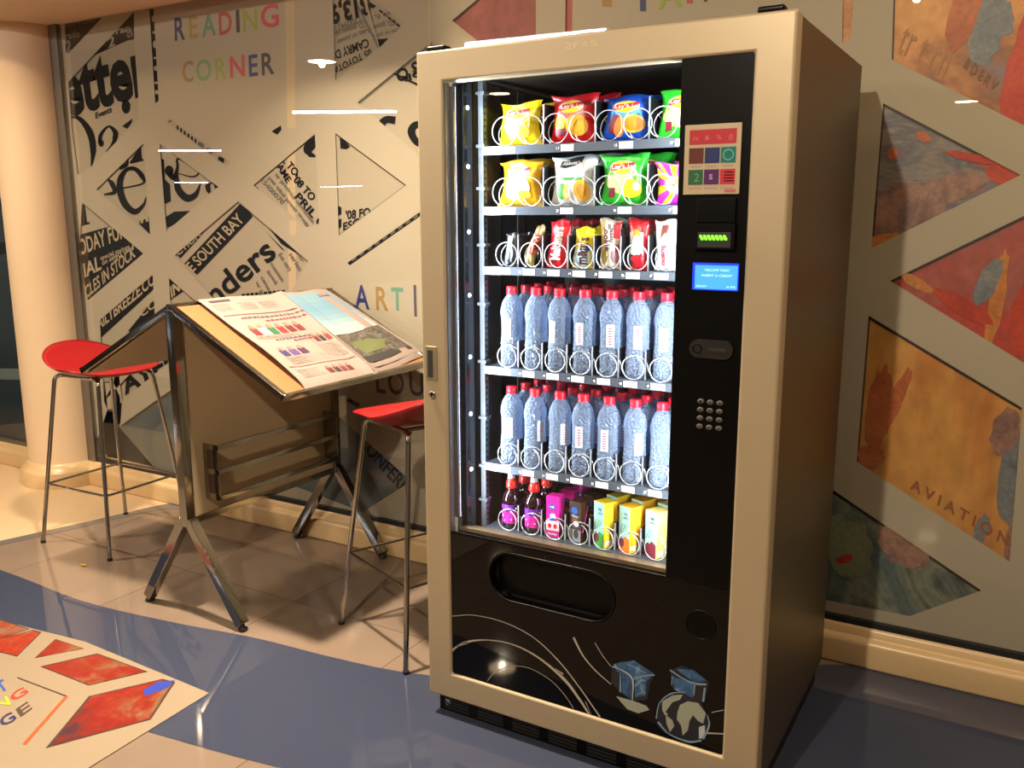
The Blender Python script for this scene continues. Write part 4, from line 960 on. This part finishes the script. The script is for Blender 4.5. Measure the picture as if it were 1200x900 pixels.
def crisp_deco(kind):
    def dd(m, P):
        if kind != 'amber': ell(m, P, .5, .52, .36, .30, cPa if kind in ('yellow', 'green') else mat('pack rose', 'd86a6a', .4) if kind == 'red' else mat('pack sky', '4aa0e0', .4), .0008)
        ell(m, P, .5, .74, .30, .135, cW, .0012); ell(m, P, .5, .735, .24, .13, cY, .0016)
        poly(m, P, [(.22, .70), (.26, .79), (.48, .80), (.78, .84), (.76, .76), (.55, .72), (.24, .66)], cR, .0022)
        ptext(m, P, "Lay's", .26, .70, .56, .79, cW, .05, .0030, rise=.02); ptext(m, P, 'ليز', .58, .73, .76, .80, cW, .04, .0030)
        if kind == 'yellow': ell(m, P, .52, .42, .26, .16, cPa, .0016); ell(m, P, .62, .30, .22, .14, cGo, .0020)
        if kind == 'amber': ell(m, P, .48, .40, .34, .26, mat('pack cream', 'd8cfae', .4), .0016); ell(m, P, .66, .24, .18, .10, cGo, .0020)
        if kind == 'red': ell(m, P, .26, .42, .17, .15, cY, .0018); ell(m, P, .66, .36, .25, .22, cGo, .0020); region_rect(m, P, .14, .16, .40, .30, cMa, .0020)
        if kind == 'blue': ell(m, P, .30, .36, .16, .20, cMa, .0016); ell(m, P, .40, .30, .12, .22, cOr, .0018); ell(m, P, .68, .36, .25, .20, cGo, .0020); ell(m, P, .70, .36, .20, .15, cOr, .0024)
        if kind == 'green': ell(m, P, .28, .46, .18, .13, cPa, .0016); region_rect(m, P, .20, .16, .34, .34, cMa, .0018, 2); ell(m, P, .68, .32, .22, .18, cY, .0020); ell(m, P, .80, .36, .07, .08, cW, .0024)
    return dd
def veg_deco(m, P):
    region_rect(m, P, .06, .55, .97, .90, cW); poly(m, P, [(.20, .76), (.24, .88), (.30, .93), (.72, .95), (.70, .86), (.58, .79), (.34, .74)], cDk, .0018)
    ptext(m, P, "Abbott's", .27, .80, .68, .87, cW, .03, .0026, rise=.02); region_rect(m, P, .1, .50, .97, .555, cGr, .0016)
    ell(m, P, .30, .28, .14, .16, cGr, .0016); ell(m, P, .42, .24, .10, .20, cGo, .0018); ell(m, P, .76, .30, .17, .21, cGo, .0020); ell(m, P, .76, .30, .10, .13, mat('seeded crisp', 'c08a30', .5), .0024); ell(m, P, .85, .66, .06, .04, cSk, .002)
    region_rect(m, P, .05, .06, .95, .12, cW, .0016)
def ray_deco(m, P):
    for k in range(12):
        a = 2 * PI * k / 12; b_ = a + PI / 12; q = lambda g: (min(.97, max(.03, .62 + .9 * math.cos(g))), min(.97, max(.03, .45 + .9 * math.sin(g))))
        for j in range(5):
            f0, f1 = j / 5, (j + 1) / 5; A, B2 = q(a), q(b_); L_ = lambda p, f_: (.62 + (p[0] - .62) * f_, .45 + (p[1] - .45) * f_)
            poly(m, P, [L_(A, f0), L_(A, f1), L_(B2, f1), L_(B2, f0)], cY, .0014)
    ell(m, P, .62, .45, .30, .20, cPa, .0022); ell(m, P, .70, .5, .16, .12, cOr, .0026); ptext(m, P, 'GEMS', .45, .42, .85, .52, cMa, .03, .003)
def place(o, x, y, z, rz=0, label=None, cat=None, group=None, rx=0, ry=0):
    o.location = (x, y, z); o.rotation_euler = (rx, ry, rz); return tag(o, label, cat, group)
def dup(o, *a, **k): return place(copy_tree(o), *a, **k)

rows12 = [(0, [('yellow', Y_, .209, .110, 'crisp_packet'), ('red', R_, .365, .120, 'crisp_packet'), ('blue', B_, .510, .108, 'crisp_packet'), ('green', G_, .655, .112, 'crisp_packet')]),
          (1, [('amber', O_, .209, .118, 'crisp_packet'), ('white', foil('white foil', 'e9eef0'), .368, .126, 'crisp_packet'), ('green', G_, .506, .124, 'crisp_packet'), ('purple', foil('magenta foil', 'd030d8'), .640, .100, 'crisp_packet')])]
for r_, items in rows12:
    for i, (cn, fm_, x, h, nm) in enumerate(items):
        dd = veg_deco if cn == 'white' else ray_deco if cn == 'purple' else crisp_deco(cn)
        o = bag(nm, .126 if cn != 'purple' else .10, h, .052, fm_, dd, seed=i + 10 * r_)
        shelf = 'top' if r_ == 0 else 'second'
        what = {'yellow': 'bright yellow crisp packet with red ribbon logo', 'red': 'red crisp packet with golden crisps', 'blue': 'blue crisp packet with orange crisps', 'green': 'green crisp packet with red ribbon logo', 'amber': 'amber yellow crisp packet, washed bright by the lamp', 'white': 'white vegetable crisp packet with black name patch', 'purple': 'magenta packet with yellow sunburst rays'}[cn]
        tilt = [(-.03, .02), (.02, -.03), (.05, .06), (-.05, .05)][i]
        place(o, x, .172, ROWZ[r_] + .001, tilt[0], '%s at the front of the %s shelf' % (what, shelf), 'crisp packet', None, -.06, 0)
        for k in (1, 2):
            dup(o, x + (.012 if k == 1 else -.006) + .01 * (i > 0), .172 + .082 * k, ROWZ[r_] + .004 + .004 * k, -.08 + .1 * k, '%s %s on the %s shelf, %s' % (cn, 'sunburst packet' if cn == 'purple' else 'crisp packet', shelf, 'directly behind the front one' if k == 1 else 'third back in its lane'), 'crisp packet', None, -.10, .03 * (-1) ** i)

# row 3 bars
def bar_deco(kind):
    def dd(m, P):
        if kind == 'dark': region_rect(m, P, .25, .05, .5, .9, mat('pack silver blue', '93a6b8', .25), .001); region_rect(m, P, .55, .4, .62, .95, cW)
        if kind == 'slim': region_rect(m, P, .02, .28, .98, .78, cR, .001); ptext(m, P, 'TWIX', .2, .32, .8, .74, cW, .04, rot=1)
        if kind == 'red': ptext(m, P, 'Maltesers', .22, .16, .72, .86, cW, .06, rot=1); ell(m, P, .4, .2, .2, .1, mat('pack dark red', '9a101c', .35), .001)
        if kind == 'yellow': ell(m, P, .5, .28, .46, .26, cSk, .001); ptext(m, P, "m&m's", .25, .10, .80, .76, cBr, .08, rot=1); ell(m, P, .82, .5, .12, .1, cBl, .0012)
        if kind == 'cookie':
            region_rect(m, P, .02, .06, .3, .94, mat('pack biscuit', 'b79a58', .4), .001); region_rect(m, P, .30, .06, .80, .94, cW, .001); region_rect(m, P, .8, .06, .98, .5, mat('pack dusty red', 'b04a54', .4), .001); region_rect(m, P, .72, .62, 1.0, .97, cR, .0014)
            ptext(m, P, 'Cookie', .20, .36, .50, .92, cBr, .05, .003, rot=-1, rise=.12); ptext(m, P, 'Classic', .52, .52, .72, .92, cBr, .02, .003, rot=-1, rise=.05)
            ell(m, P, .3, .26, .22, .13, mat('pack olive biscuit', '93803c', .4), .0018, rot=.6); ell(m, P, .75, .26, .16, .12, mat('pack mauve biscuit', 'a07a80', .4), .0018)
        if kind == 'wafer': region_rect(m, P, .04, .2, .8, .74, cW, .001); ell(m, P, .42, .68, .24, .12, cOr, .0014); ell(m, P, .48, .60, .18, .08, cW, .0018); region_rect(m, P, .0, .05, .3, .3, cDk, .0014); ell(m, P, .55, .22, .36, .08, cR, .0018); ptext(m, P, 'Loacker', .08, .30, .24, .52, cGr, .02, rot=-1)
        if kind == 'white': poly(m, P, [(.3, .62), (.36, .9), (.62, .93), (.72, .86), (.6, .70), (.36, .6)], mat('pack chocolate', '6a3028', .4), .0014); poly(m, P, [(.3, .62), (.36, .6), (.6, .70), (.55, .75)], cPa, .0018); ptext(m, P, 'Bueno', .38, .10, .62, .52, cR, .03, rot=-1)
    return dd
bars = [('dark', foil('black wrapper', '17171b'), .042, .088, 'small black wrapped bar with silver stripe', 'chocolate_bar', .10),
        ('slim', foil('gold wrapper', 'b09a60'), .030, .112, 'slim gold bar with red band, leaning', 'chocolate_bar', .30),
        ('red', R_, .060, .122, 'glossy red sweets bag with white upright name', 'sweet_packet', .02),
        ('yellow', Y_, .056, .104, 'yellow sweets bag with brown upright letters', 'sweet_packet', 0),
        ('cookie', foil('cream wrapper', 'd8ccb4'), .058, .124, 'cream biscuit packet with brown lettering and red corner', 'biscuit_packet', .03),
        ('wafer', foil('crimson wrapper', 'c81a26'), .056, .124, 'white and red wafer packet with orange splash', 'biscuit_packet', .03),
        ('white', foil('bright white wrapper', 'b4b9bc'), .056, .122, 'white wafer packet with chocolate piece picture', 'biscuit_packet', .02)]
for i, (k_, fm_, w_, h_, what, nm, lean) in enumerate(bars):
    o = bag(nm, w_, h_, .026, fm_, bar_deco(k_), seed=40 + i, flare=.04)
    cat = {'chocolate_bar': 'chocolate bar', 'sweet_packet': 'sweet packet', 'biscuit_packet': 'biscuit packet'}[nm]
    place(o, CX7[i] - (.012 if i == 1 else 0), .160, ROWZ[2] + .001 + abs(lean) * w_ * .3, .0, what + ' at the front of the third shelf', cat, None, -.08, lean)
    for k in (1, 2):
        dup(o, CX7[i] + .008 * k, .160 + .07 * k, ROWZ[2] + .002 + abs(lean) * w_ * .3, .1, '%s, %s' % (what.split(',')[0].split(' with')[0], 'next behind the front one on the third shelf' if k == 1 else 'deepest of its lane on the third shelf'), cat, None, -.12, lean * .8)

# water bottles
def watermat(name, tint, dens, col, rough=.12, bsc=220, bst=.6):
    m = bpy.data.materials.new(name); m.use_nodes = True; nt = m.node_tree; b = nt.nodes['Principled BSDF']; out = nt.nodes['Material Output']
    gl = nt.nodes.new('ShaderNodeBsdfGlass'); gl.inputs['IOR'].default_value = 1.33; gl.inputs['Roughness'].default_value = .03; gl.inputs['Color'].default_value = srgb('cfe4ff'); mg = nt.nodes.new('ShaderNodeMixShader'); mg.inputs[0].default_value = .36
    b.inputs['Base Color'].default_value = srgb(col); b.inputs['Roughness'].default_value = rough; b.inputs['Specular IOR Level'].default_value = .9
    t = nt.nodes.new('ShaderNodeBsdfTransparent'); t.inputs[0].default_value = srgb(tint); mx = nt.nodes.new('ShaderNodeMixShader')
    tl_ = nt.nodes.new('ShaderNodeBsdfTranslucent'); tl_.inputs[0].default_value = srgb(col); m2 = nt.nodes.new('ShaderNodeMixShader'); m2.inputs[0].default_value = .35
    nt.links.new(b.outputs[0], m2.inputs[1]); nt.links.new(tl_.outputs[0], m2.inputs[2])
    lw = nt.nodes.new('ShaderNodeLayerWeight'); lw.inputs['Blend'].default_value = .35
    mr = nt.nodes.new('ShaderNodeMapRange'); mr.inputs['To Min'].default_value = dens; mr.inputs['To Max'].default_value = min(1, dens + .55)
    nt.links.new(lw.outputs['Facing'], mr.inputs['Value']); nt.links.new(mr.outputs[0], mx.inputs[0])
    nt.links.new(t.outputs[0], mx.inputs[1]); nt.links.new(m2.outputs[0], mx.inputs[2]); nt.links.new(mx.outputs[0], mg.inputs[1]); nt.links.new(gl.outputs[0], mg.inputs[2]); nt.links.new(mg.outputs[0], out.inputs[0])
    tc = nt.nodes.new('ShaderNodeTexCoord'); vo = nt.nodes.new('ShaderNodeTexVoronoi'); vo.inputs['Scale'].default_value = bsc
    bp = nt.nodes.new('ShaderNodeBump'); bp.inputs['Strength'].default_value = bst; bp.inputs['Distance'].default_value = .006
    nt.links.new(tc.outputs['Object'], vo.inputs['Vector']); nt.links.new(vo.outputs['Distance'], bp.inputs['Height']); nt.links.new(bp.outputs[0], b.inputs['Normal']); nt.links.new(bp.outputs[0], gl.inputs['Normal'])
    return m
M_water = watermat('blue water bottle plastic', 'd6e6fb', .46, 'd2e4ff', .06, 150, 1.0)
M_cap = mat('red bottle cap', 'd81c30', .35)
M_lab = mat('white bottle label', 'aeb4bc', .4); M_labr = mat('red label lettering', 'a01424', .4)
def water_bottle():
    m = MB(); pr_ = [(.026, 0), (.0305, .004), (.0315, .012)]
    for k in range(5): pr_ += [(.0315, .018 + k * .011), (.0298, .0235 + k * .011)]
    pr_ += [(.0305, .074), (.0292, .080), (.0290, .120), (.0292, .134), (.0308, .140), (.0315, .146), (.0308, .158), (.0265, .176), (.0190, .189), (.0138, .196), (.0128, .199), (.0128, .204)]
    m.lathe(pr_, (0, 0, 0), M_water, 24, cap=False)
    o = m.build('water_bottle')
    c = MB(); c.lathe([(.0150, .203), (.0153, .205), (.0153, .216), (.0145, .2185), (.0001, .2187)], (0, 0, 0), M_cap, 20); c.lathe([(.0158, .198), (.0158, .202)], (0, 0, 0), M_cap, 16); c.build('cap', o)
    l = MB(); r = .0300; A0, A1 = -PI / 2 - .42, -PI / 2 + .32
    def L(s_, t_, rr=r): a = A0 + (A1 - A0) * s_; return Vector((rr * math.cos(a), rr * math.sin(a), .076 + .058 * t_))
    l.grid(lambda s_, t_: L(s_, t_), 6, 1, M_lab)
    for k in range(7):      # running red script up the label
        t0 = .10 + k * .115; l.add([L(.35, t0, r + .0004), L(.72, t0 + .03, r + .0004), L(.72, t0 + .065, r + .0004), L(.35, t0 + .04, r + .0004)], [(0, 1, 2, 3)], M_labr)
        if k % 2: l.add([L(.25, t0, r + .0004), L(.8, t0, r + .0004), L(.8, t0 + .02, r + .0004), L(.25, t0 + .02, r + .0004)], [(0, 1, 2, 3)], M_labr)
    l.build('label', o)
    return o
wb = water_bottle(); first = True
DEPTH = ['front', 'second', 'third', 'fourth']
turn = [.1, 2.4, -.25, .0, .35, .4, .2, .3, 1.1, .9, .1, .05, .8, 2.0]
for si, r_ in enumerate((3, 4)):
    for i in range(7):
        for k in range(4):
            lab = 'red-capped water bottle, %s from the left in the %s row of the %s bottle shelf' % (ORD[i], DEPTH[k], 'upper' if si == 0 else 'lower')
            a = turn[si * 7 + i] if k == 0 else random.uniform(-3, 3)
            x = CX7[i] + .003 + (random.uniform(-.003, .003)) + .004 * k; y = .170 + .068 * k
            if first: place(wb, x, y, ROWZ[r_] + .001, a, lab, 'water bottle', 'red-capped water bottles'); first = False
            else: dup(wb, x, y, ROWZ[r_] + .001, a, lab, 'water bottle', 'red-capped water bottles')

# bottom row: juice bottles, milk cartons, juice cartons
def juice_bottle():
    m = MB(); mj = mat('dark purple juice in plastic', '1e0a12', .1, spec=.8)
    m.lathe([(.022, 0), (.0265, .003), (.0272, .01), (.0262, .02), (.0262, .072), (.0270, .078), (.0265, .088), (.0215, .101), (.0150, .109), (.0125, .112), (.0125, .118)], (0, 0, 0), mj, 24)
    o = m.build('juice_bottle')
    l = MB(); ml = mat('magenta juice label', 'd8289a', .4); mp_ = mat('purple juice label', '6a2090', .4)
    l.lathe([(.0268, .016), (.0268, .050)], (0, 0, 0), ml, 24, cap=False); l.lathe([(.0268, .050), (.0268, .070)], (0, 0, 0), mp_, 24, cap=False)
    for k in range(9):
        a = -2.6 + k * .25; z = .04 + .02 * math.sin(k * 1.7); l.box((.0272 * math.cos(a) - .002, .0272 * math.sin(a) - .0006, z), (.0272 * math.cos(a) + .002, .0272 * math.sin(a) + .0004, z + .005), [mat('label pink fleck', 'f0a0d0', .4), mp_, cW][k % 3])  # small coloured marks scattered over the label
    tag(l.build('label', o), 'magenta and purple label')
    c = MB(); c.lathe([(.0150, .116), (.0160, .119), (.0150, .132), (.0120, .142), (.0095, .144)], (0, 0, 0), mat('orange red sports cap', 'e0281e', .35), 18); c.build('cap', o)
    c = MB(); c.lathe([(.0105, .142), (.0105, .158), (.009, .161), (.0001, .161)], (0, 0, 0), M_white, 16); c.build('cap_cover', o)
    return o
jb = juice_bottle(); n = 0
for i in range(2):
    for k in range(3):
        o = jb if n == 0 else copy_tree(jb); n += 1
        place(o, CX7[i] + .001 + .006 * k, .168 + .062 * k, ROWZ[5] + .001, .1 * i + 1.3 * k, 'dark juice bottle with red sports cap, %s in the %s lane of the bottom shelf' % (DEPTH[k], 'corner' if i == 0 else 'inner'), 'juice bottle', 'dark juice bottles')
def carton(name, w, d, h, body, frontf, sidef=None, straw=True):
    m = MB(); m.box((-w/2, -d/2, 0), (w/2, d/2, h), body); o = None
    m.box((-w/2 + .001, -d/2, h), (w/2 - .001, -d/2 + .004, h + .0012), body)
    frontf(m, lambda s_, t_, off=.0004: Vector((-w/2 + w * s_, -d/2 - off, h * t_)))
    if sidef: sidef(m, lambda s_, t_, off=.0004: Vector((w/2 + off, -d/2 + d * s_, h * t_)))
    o = m.build(name, bevel=0)
    if straw: s = MB(); s.tube([(w/2 + .002, -.012, h * .25), (w/2 + .002, .008, h * .85), (w/2 + .002, .009, h * .9)], .0016, mat('carton straw', 'd850a0' if 'pink' in body.name else 'c8c8c8', .4), 6); s.build('straw', o)
    return o
cPk = mat('pink carton', 'e0249a', .35); cAq = mat('aqua carton print', 'a8dcd4', .35)
def fr_pink(m, P):
    region_rect(m, P, 0, 0, 1, .16, mat('deep pink print', 'c01c7a', .35), .0004, 1); region_rect(m, P, 0, .16, 1, .40, mat('pale berry print', 'd8c8cc', .35), .0004, 1)
    ell(m, P, .28, .27, .14, .06, cR, .0008); ell(m, P, .70, .27, .14, .06, cR, .0008); ell(m, P, .52, .50, .24, .09, cW, .0008); ell(m, P, .45, .44, .2, .04, cBl, .001); ell(m, P, .48, .75, .25, .07, cBl, .0008); ptext(m, P, 'milk', .32, .72, .66, .78, cW, .02, .0012); ptext(m, P, 'strawberry', .12, .05, .88, .11, cW, .02, .001)
def fr_dark(m, P):
    region_rect(m, P, 0, 0, 1, .30, mat('grey milk splash', '8c8a88', .35), .0004, 1); ell(m, P, .45, .78, .28, .09, cBl, .0008); ell(m, P, .5, .52, .3, .1, mat('chocolate swirl', '7a4428', .35), .0008); ell(m, P, .6, .45, .25, .07, cW, .001); ell(m, P, .6, .2, .2, .12, cDk, .0012); ptext(m, P, 'choco', .2, .62, .8, .68, cW, .02, .0012)
def fr_juice(c_fruit):
    def g_(m, P):
        region_rect(m, P, 0, .0, 1, 1, cAq, .0003, 1); ptext(m, P, 'NE', .45, .82, .8, .88, cDk, .02, .0012); ptext(m, P, 'JUICE', .42, .74, .85, .79, cDk, .02, .0012)
        poly(m, P, [(0, .0), (1, .0), (1, .30), (.6, .36), (.2, .2), (0, .26)], c_fruit, .0008); ell(m, P, .3, .20, .24, .1, cMa, .0012)
        for q in range(3): poly(m, P, [(.1 + .2 * q, .40), (.16 + .2 * q, .40), (.4 + .2 * q, .62), (.34 + .2 * q, .62)], cGr if q % 2 else mat('label grey line', '8a9a98', .4), .001)
    return g_
def sd_juice(m, P):
    for q in range(8): region_rect(m, P, .15, .28 + q * .07, .8, .285 + q * .07, mat('pack amber line', 'd88a18', .4), .0004, 1)
    region_rect(m, P, .1, .05, .9, .15, cW, .0004, 1)
cartons = [(2, 'milk_carton', cPk, fr_pink, None, 'hot pink milk carton with blue oval mark', .040, .036, .116, 0.02), (3, 'milk_carton', mat('brown carton', '3a2418', .35), fr_dark, None, 'dark brown chocolate milk carton', .040, .036, .112, -.25),
           (4, 'juice_carton', mat('yellow carton', 'f2d02c', .35), fr_juice(cGr), sd_juice, 'yellow-sided juice carton', .040, .048, .124, -.42), (5, 'juice_carton', mat('orange carton', 'f5b62a', .35), fr_juice(cOr), sd_juice, 'orange-sided juice carton', .040, .048, .124, -.42),
           (6, 'juice_carton', mat('pale yellow carton', 'f6d878', .35), fr_juice(cMa), sd_juice, 'pale yellow-sided juice carton', .040, .048, .124, -.42)]
for (i, nm, body, ff, sf, what, w_, d_, h_, rz) in cartons:
    o = carton(nm, w_, d_, h_, body, ff, sf, straw=i < 4)
    place(o, CX7[i] + (-.004 if i < 4 else .0), .166, ROWZ[5] + .001, rz, what + ' at the front of the bottom shelf', 'carton')
    for k in (1, 2): dup(o, CX7[i] + .006 * k, .166 + .068 * k, ROWZ[5] + .001, rz * .8, what + (' right behind its front twin' if k == 1 else ' deepest in its lane'), 'carton')

# ------------------------------------------------------------------ lamps
def area(name, loc, size, power, col, rot=(0, 0, 0), shape='DISK', size_y=None, spread=PI):
    l = bpy.data.lights.new(name, 'AREA'); l.shape = shape; l.size = size; l.energy = power; l.color = col; l.spread = spread
    if size_y: l.size_y = size_y
    o = bpy.data.objects.new(name, l); COL.objects.link(o); o.location = loc; o.rotation_euler = rot; return o
WARM = (1, .85, .64); COOL = (.86, .93, 1)
M_bulb = mat('warm lamp diffuser', 'ffd7a0', .5, emit=120, ecol='ffdcae')
M_tube = mat('cool fluorescent tube', 'f0f6ff', .5, emit=45, ecol='e6f0ff')
def downlight(x, y, z, power, label, aim=None, spread=2.6, r=.13):
    t = empty('downlight', (x, y, z), label=label, cat='ceiling light', group='round downlights')
    m = MB(); m.lathe([(r + .02, 0), (r + .02, -.006), (r, -.010), (r - .004, -.004), (r - .004, 0)], (0, 0, 0), M_white, 28, cap=False); m.build('trim_ring', t)
    m = MB(); m.lathe([(.0001, -.003), (r - .004, -.003)], (0, 0, 0), M_bulb, 28, cap=False); m.build('diffuser', t)
    l = area('downlight_lamp', (0, 0, -.016 if not aim else -.03), .13 if not aim else .05, power, WARM, spread=spread if aim else 2.0); l.parent = t
    if aim: l.rotation_euler = (Vector(aim) - Vector((x, y, z))).to_track_quat('-Z', 'Y').to_euler()
DL = [(-.66, -.10, 72, 'round warm downlight above the newspaper table', None), (-4.27, -2.54, 14, 'round warm downlight mirrored beside the red lettering wall', (-2.6, .95, 1.2)), (-2.61, -4.72, 22, 'round warm downlight mirrored low in the machine door', (-.8, .95, 1.2)),
      (-3.98, -7.0, 40, 'round warm downlight mirrored at the top of the machine glass', None), (.51, -8.7, 40, 'round warm downlight farthest behind the camera', None), (-2.9, -.3, 24, 'round warm downlight over the left bar stool', None), (1.9, -.15, 7, 'round warm downlight over the painted wall', None), (.615, -2.62, 45, 'round warm downlight behind the camera', (1.4, .95, .9))]
for x, y, p_, lb, am in DL: downlight(x, y, 2.8, p_, lb, am)
TB = [((-2.586, -2.29), (-1.391, -2.367), 'tube light nearest the vending machine'), ((-6.92, -4.88), (-5.71, -5.515), 'tube light with the long bright reflection in the wall'), ((-13.83, -8.3), (-12.76, -8.98), 'tube light far down the hall on the left'),
      ((-26.0, -26.3), (-23.2, -25.8), 'double length tube light at the hall end'), ((-26.8, -19.2), (-25.7, -19.9), 'tube light at the far left hall end')]
for a, b_, lb in TB:
    a = Vector((*a, 2.8)); b_ = Vector((*b_, 2.8)); c_ = (a + b_) / 2; L_ = (b_ - a).length; ang = math.atan2(b_.y - a.y, b_.x - a.x)
    t = empty('tube_light', c_, ang, label='white fluorescent ' + lb, cat='ceiling light', group='fluorescent tubes')
    m = MB(); m.box((-L_ / 2, -.035, -.045), (L_ / 2, .035, -.002), M_white); m.build('housing', t)
    m = MB(); m.tube([(-L_ / 2 + .02, 0, -.062), (L_ / 2 - .02, 0, -.062)], .019, M_tube, 10); m.build('tube', t)

w = bpy.data.worlds.new('world'); S.world = w; w.use_nodes = True
w.node_tree.nodes['Background'].inputs[0].default_value = (.42, .36, .30, 1); w.node_tree.nodes['Background'].inputs[1].default_value = .35

S.view_settings.view_transform = 'Standard'; S.view_settings.look = 'None'; S.view_settings.exposure = 0; S.view_settings.gamma = 1
S.view_settings.use_curve_mapping = False
S.cycles.use_denoising = True
S.cycles.max_bounces = 8; S.cycles.diffuse_bounces = 4; S.cycles.glossy_bounces = 5; S.cycles.transparent_max_bounces = 24; S.cycles.transmission_bounces = 8
S.cycles.sample_clamp_indirect = 6; S.cycles.caustics_reflective = False; S.cycles.caustics_refractive = False
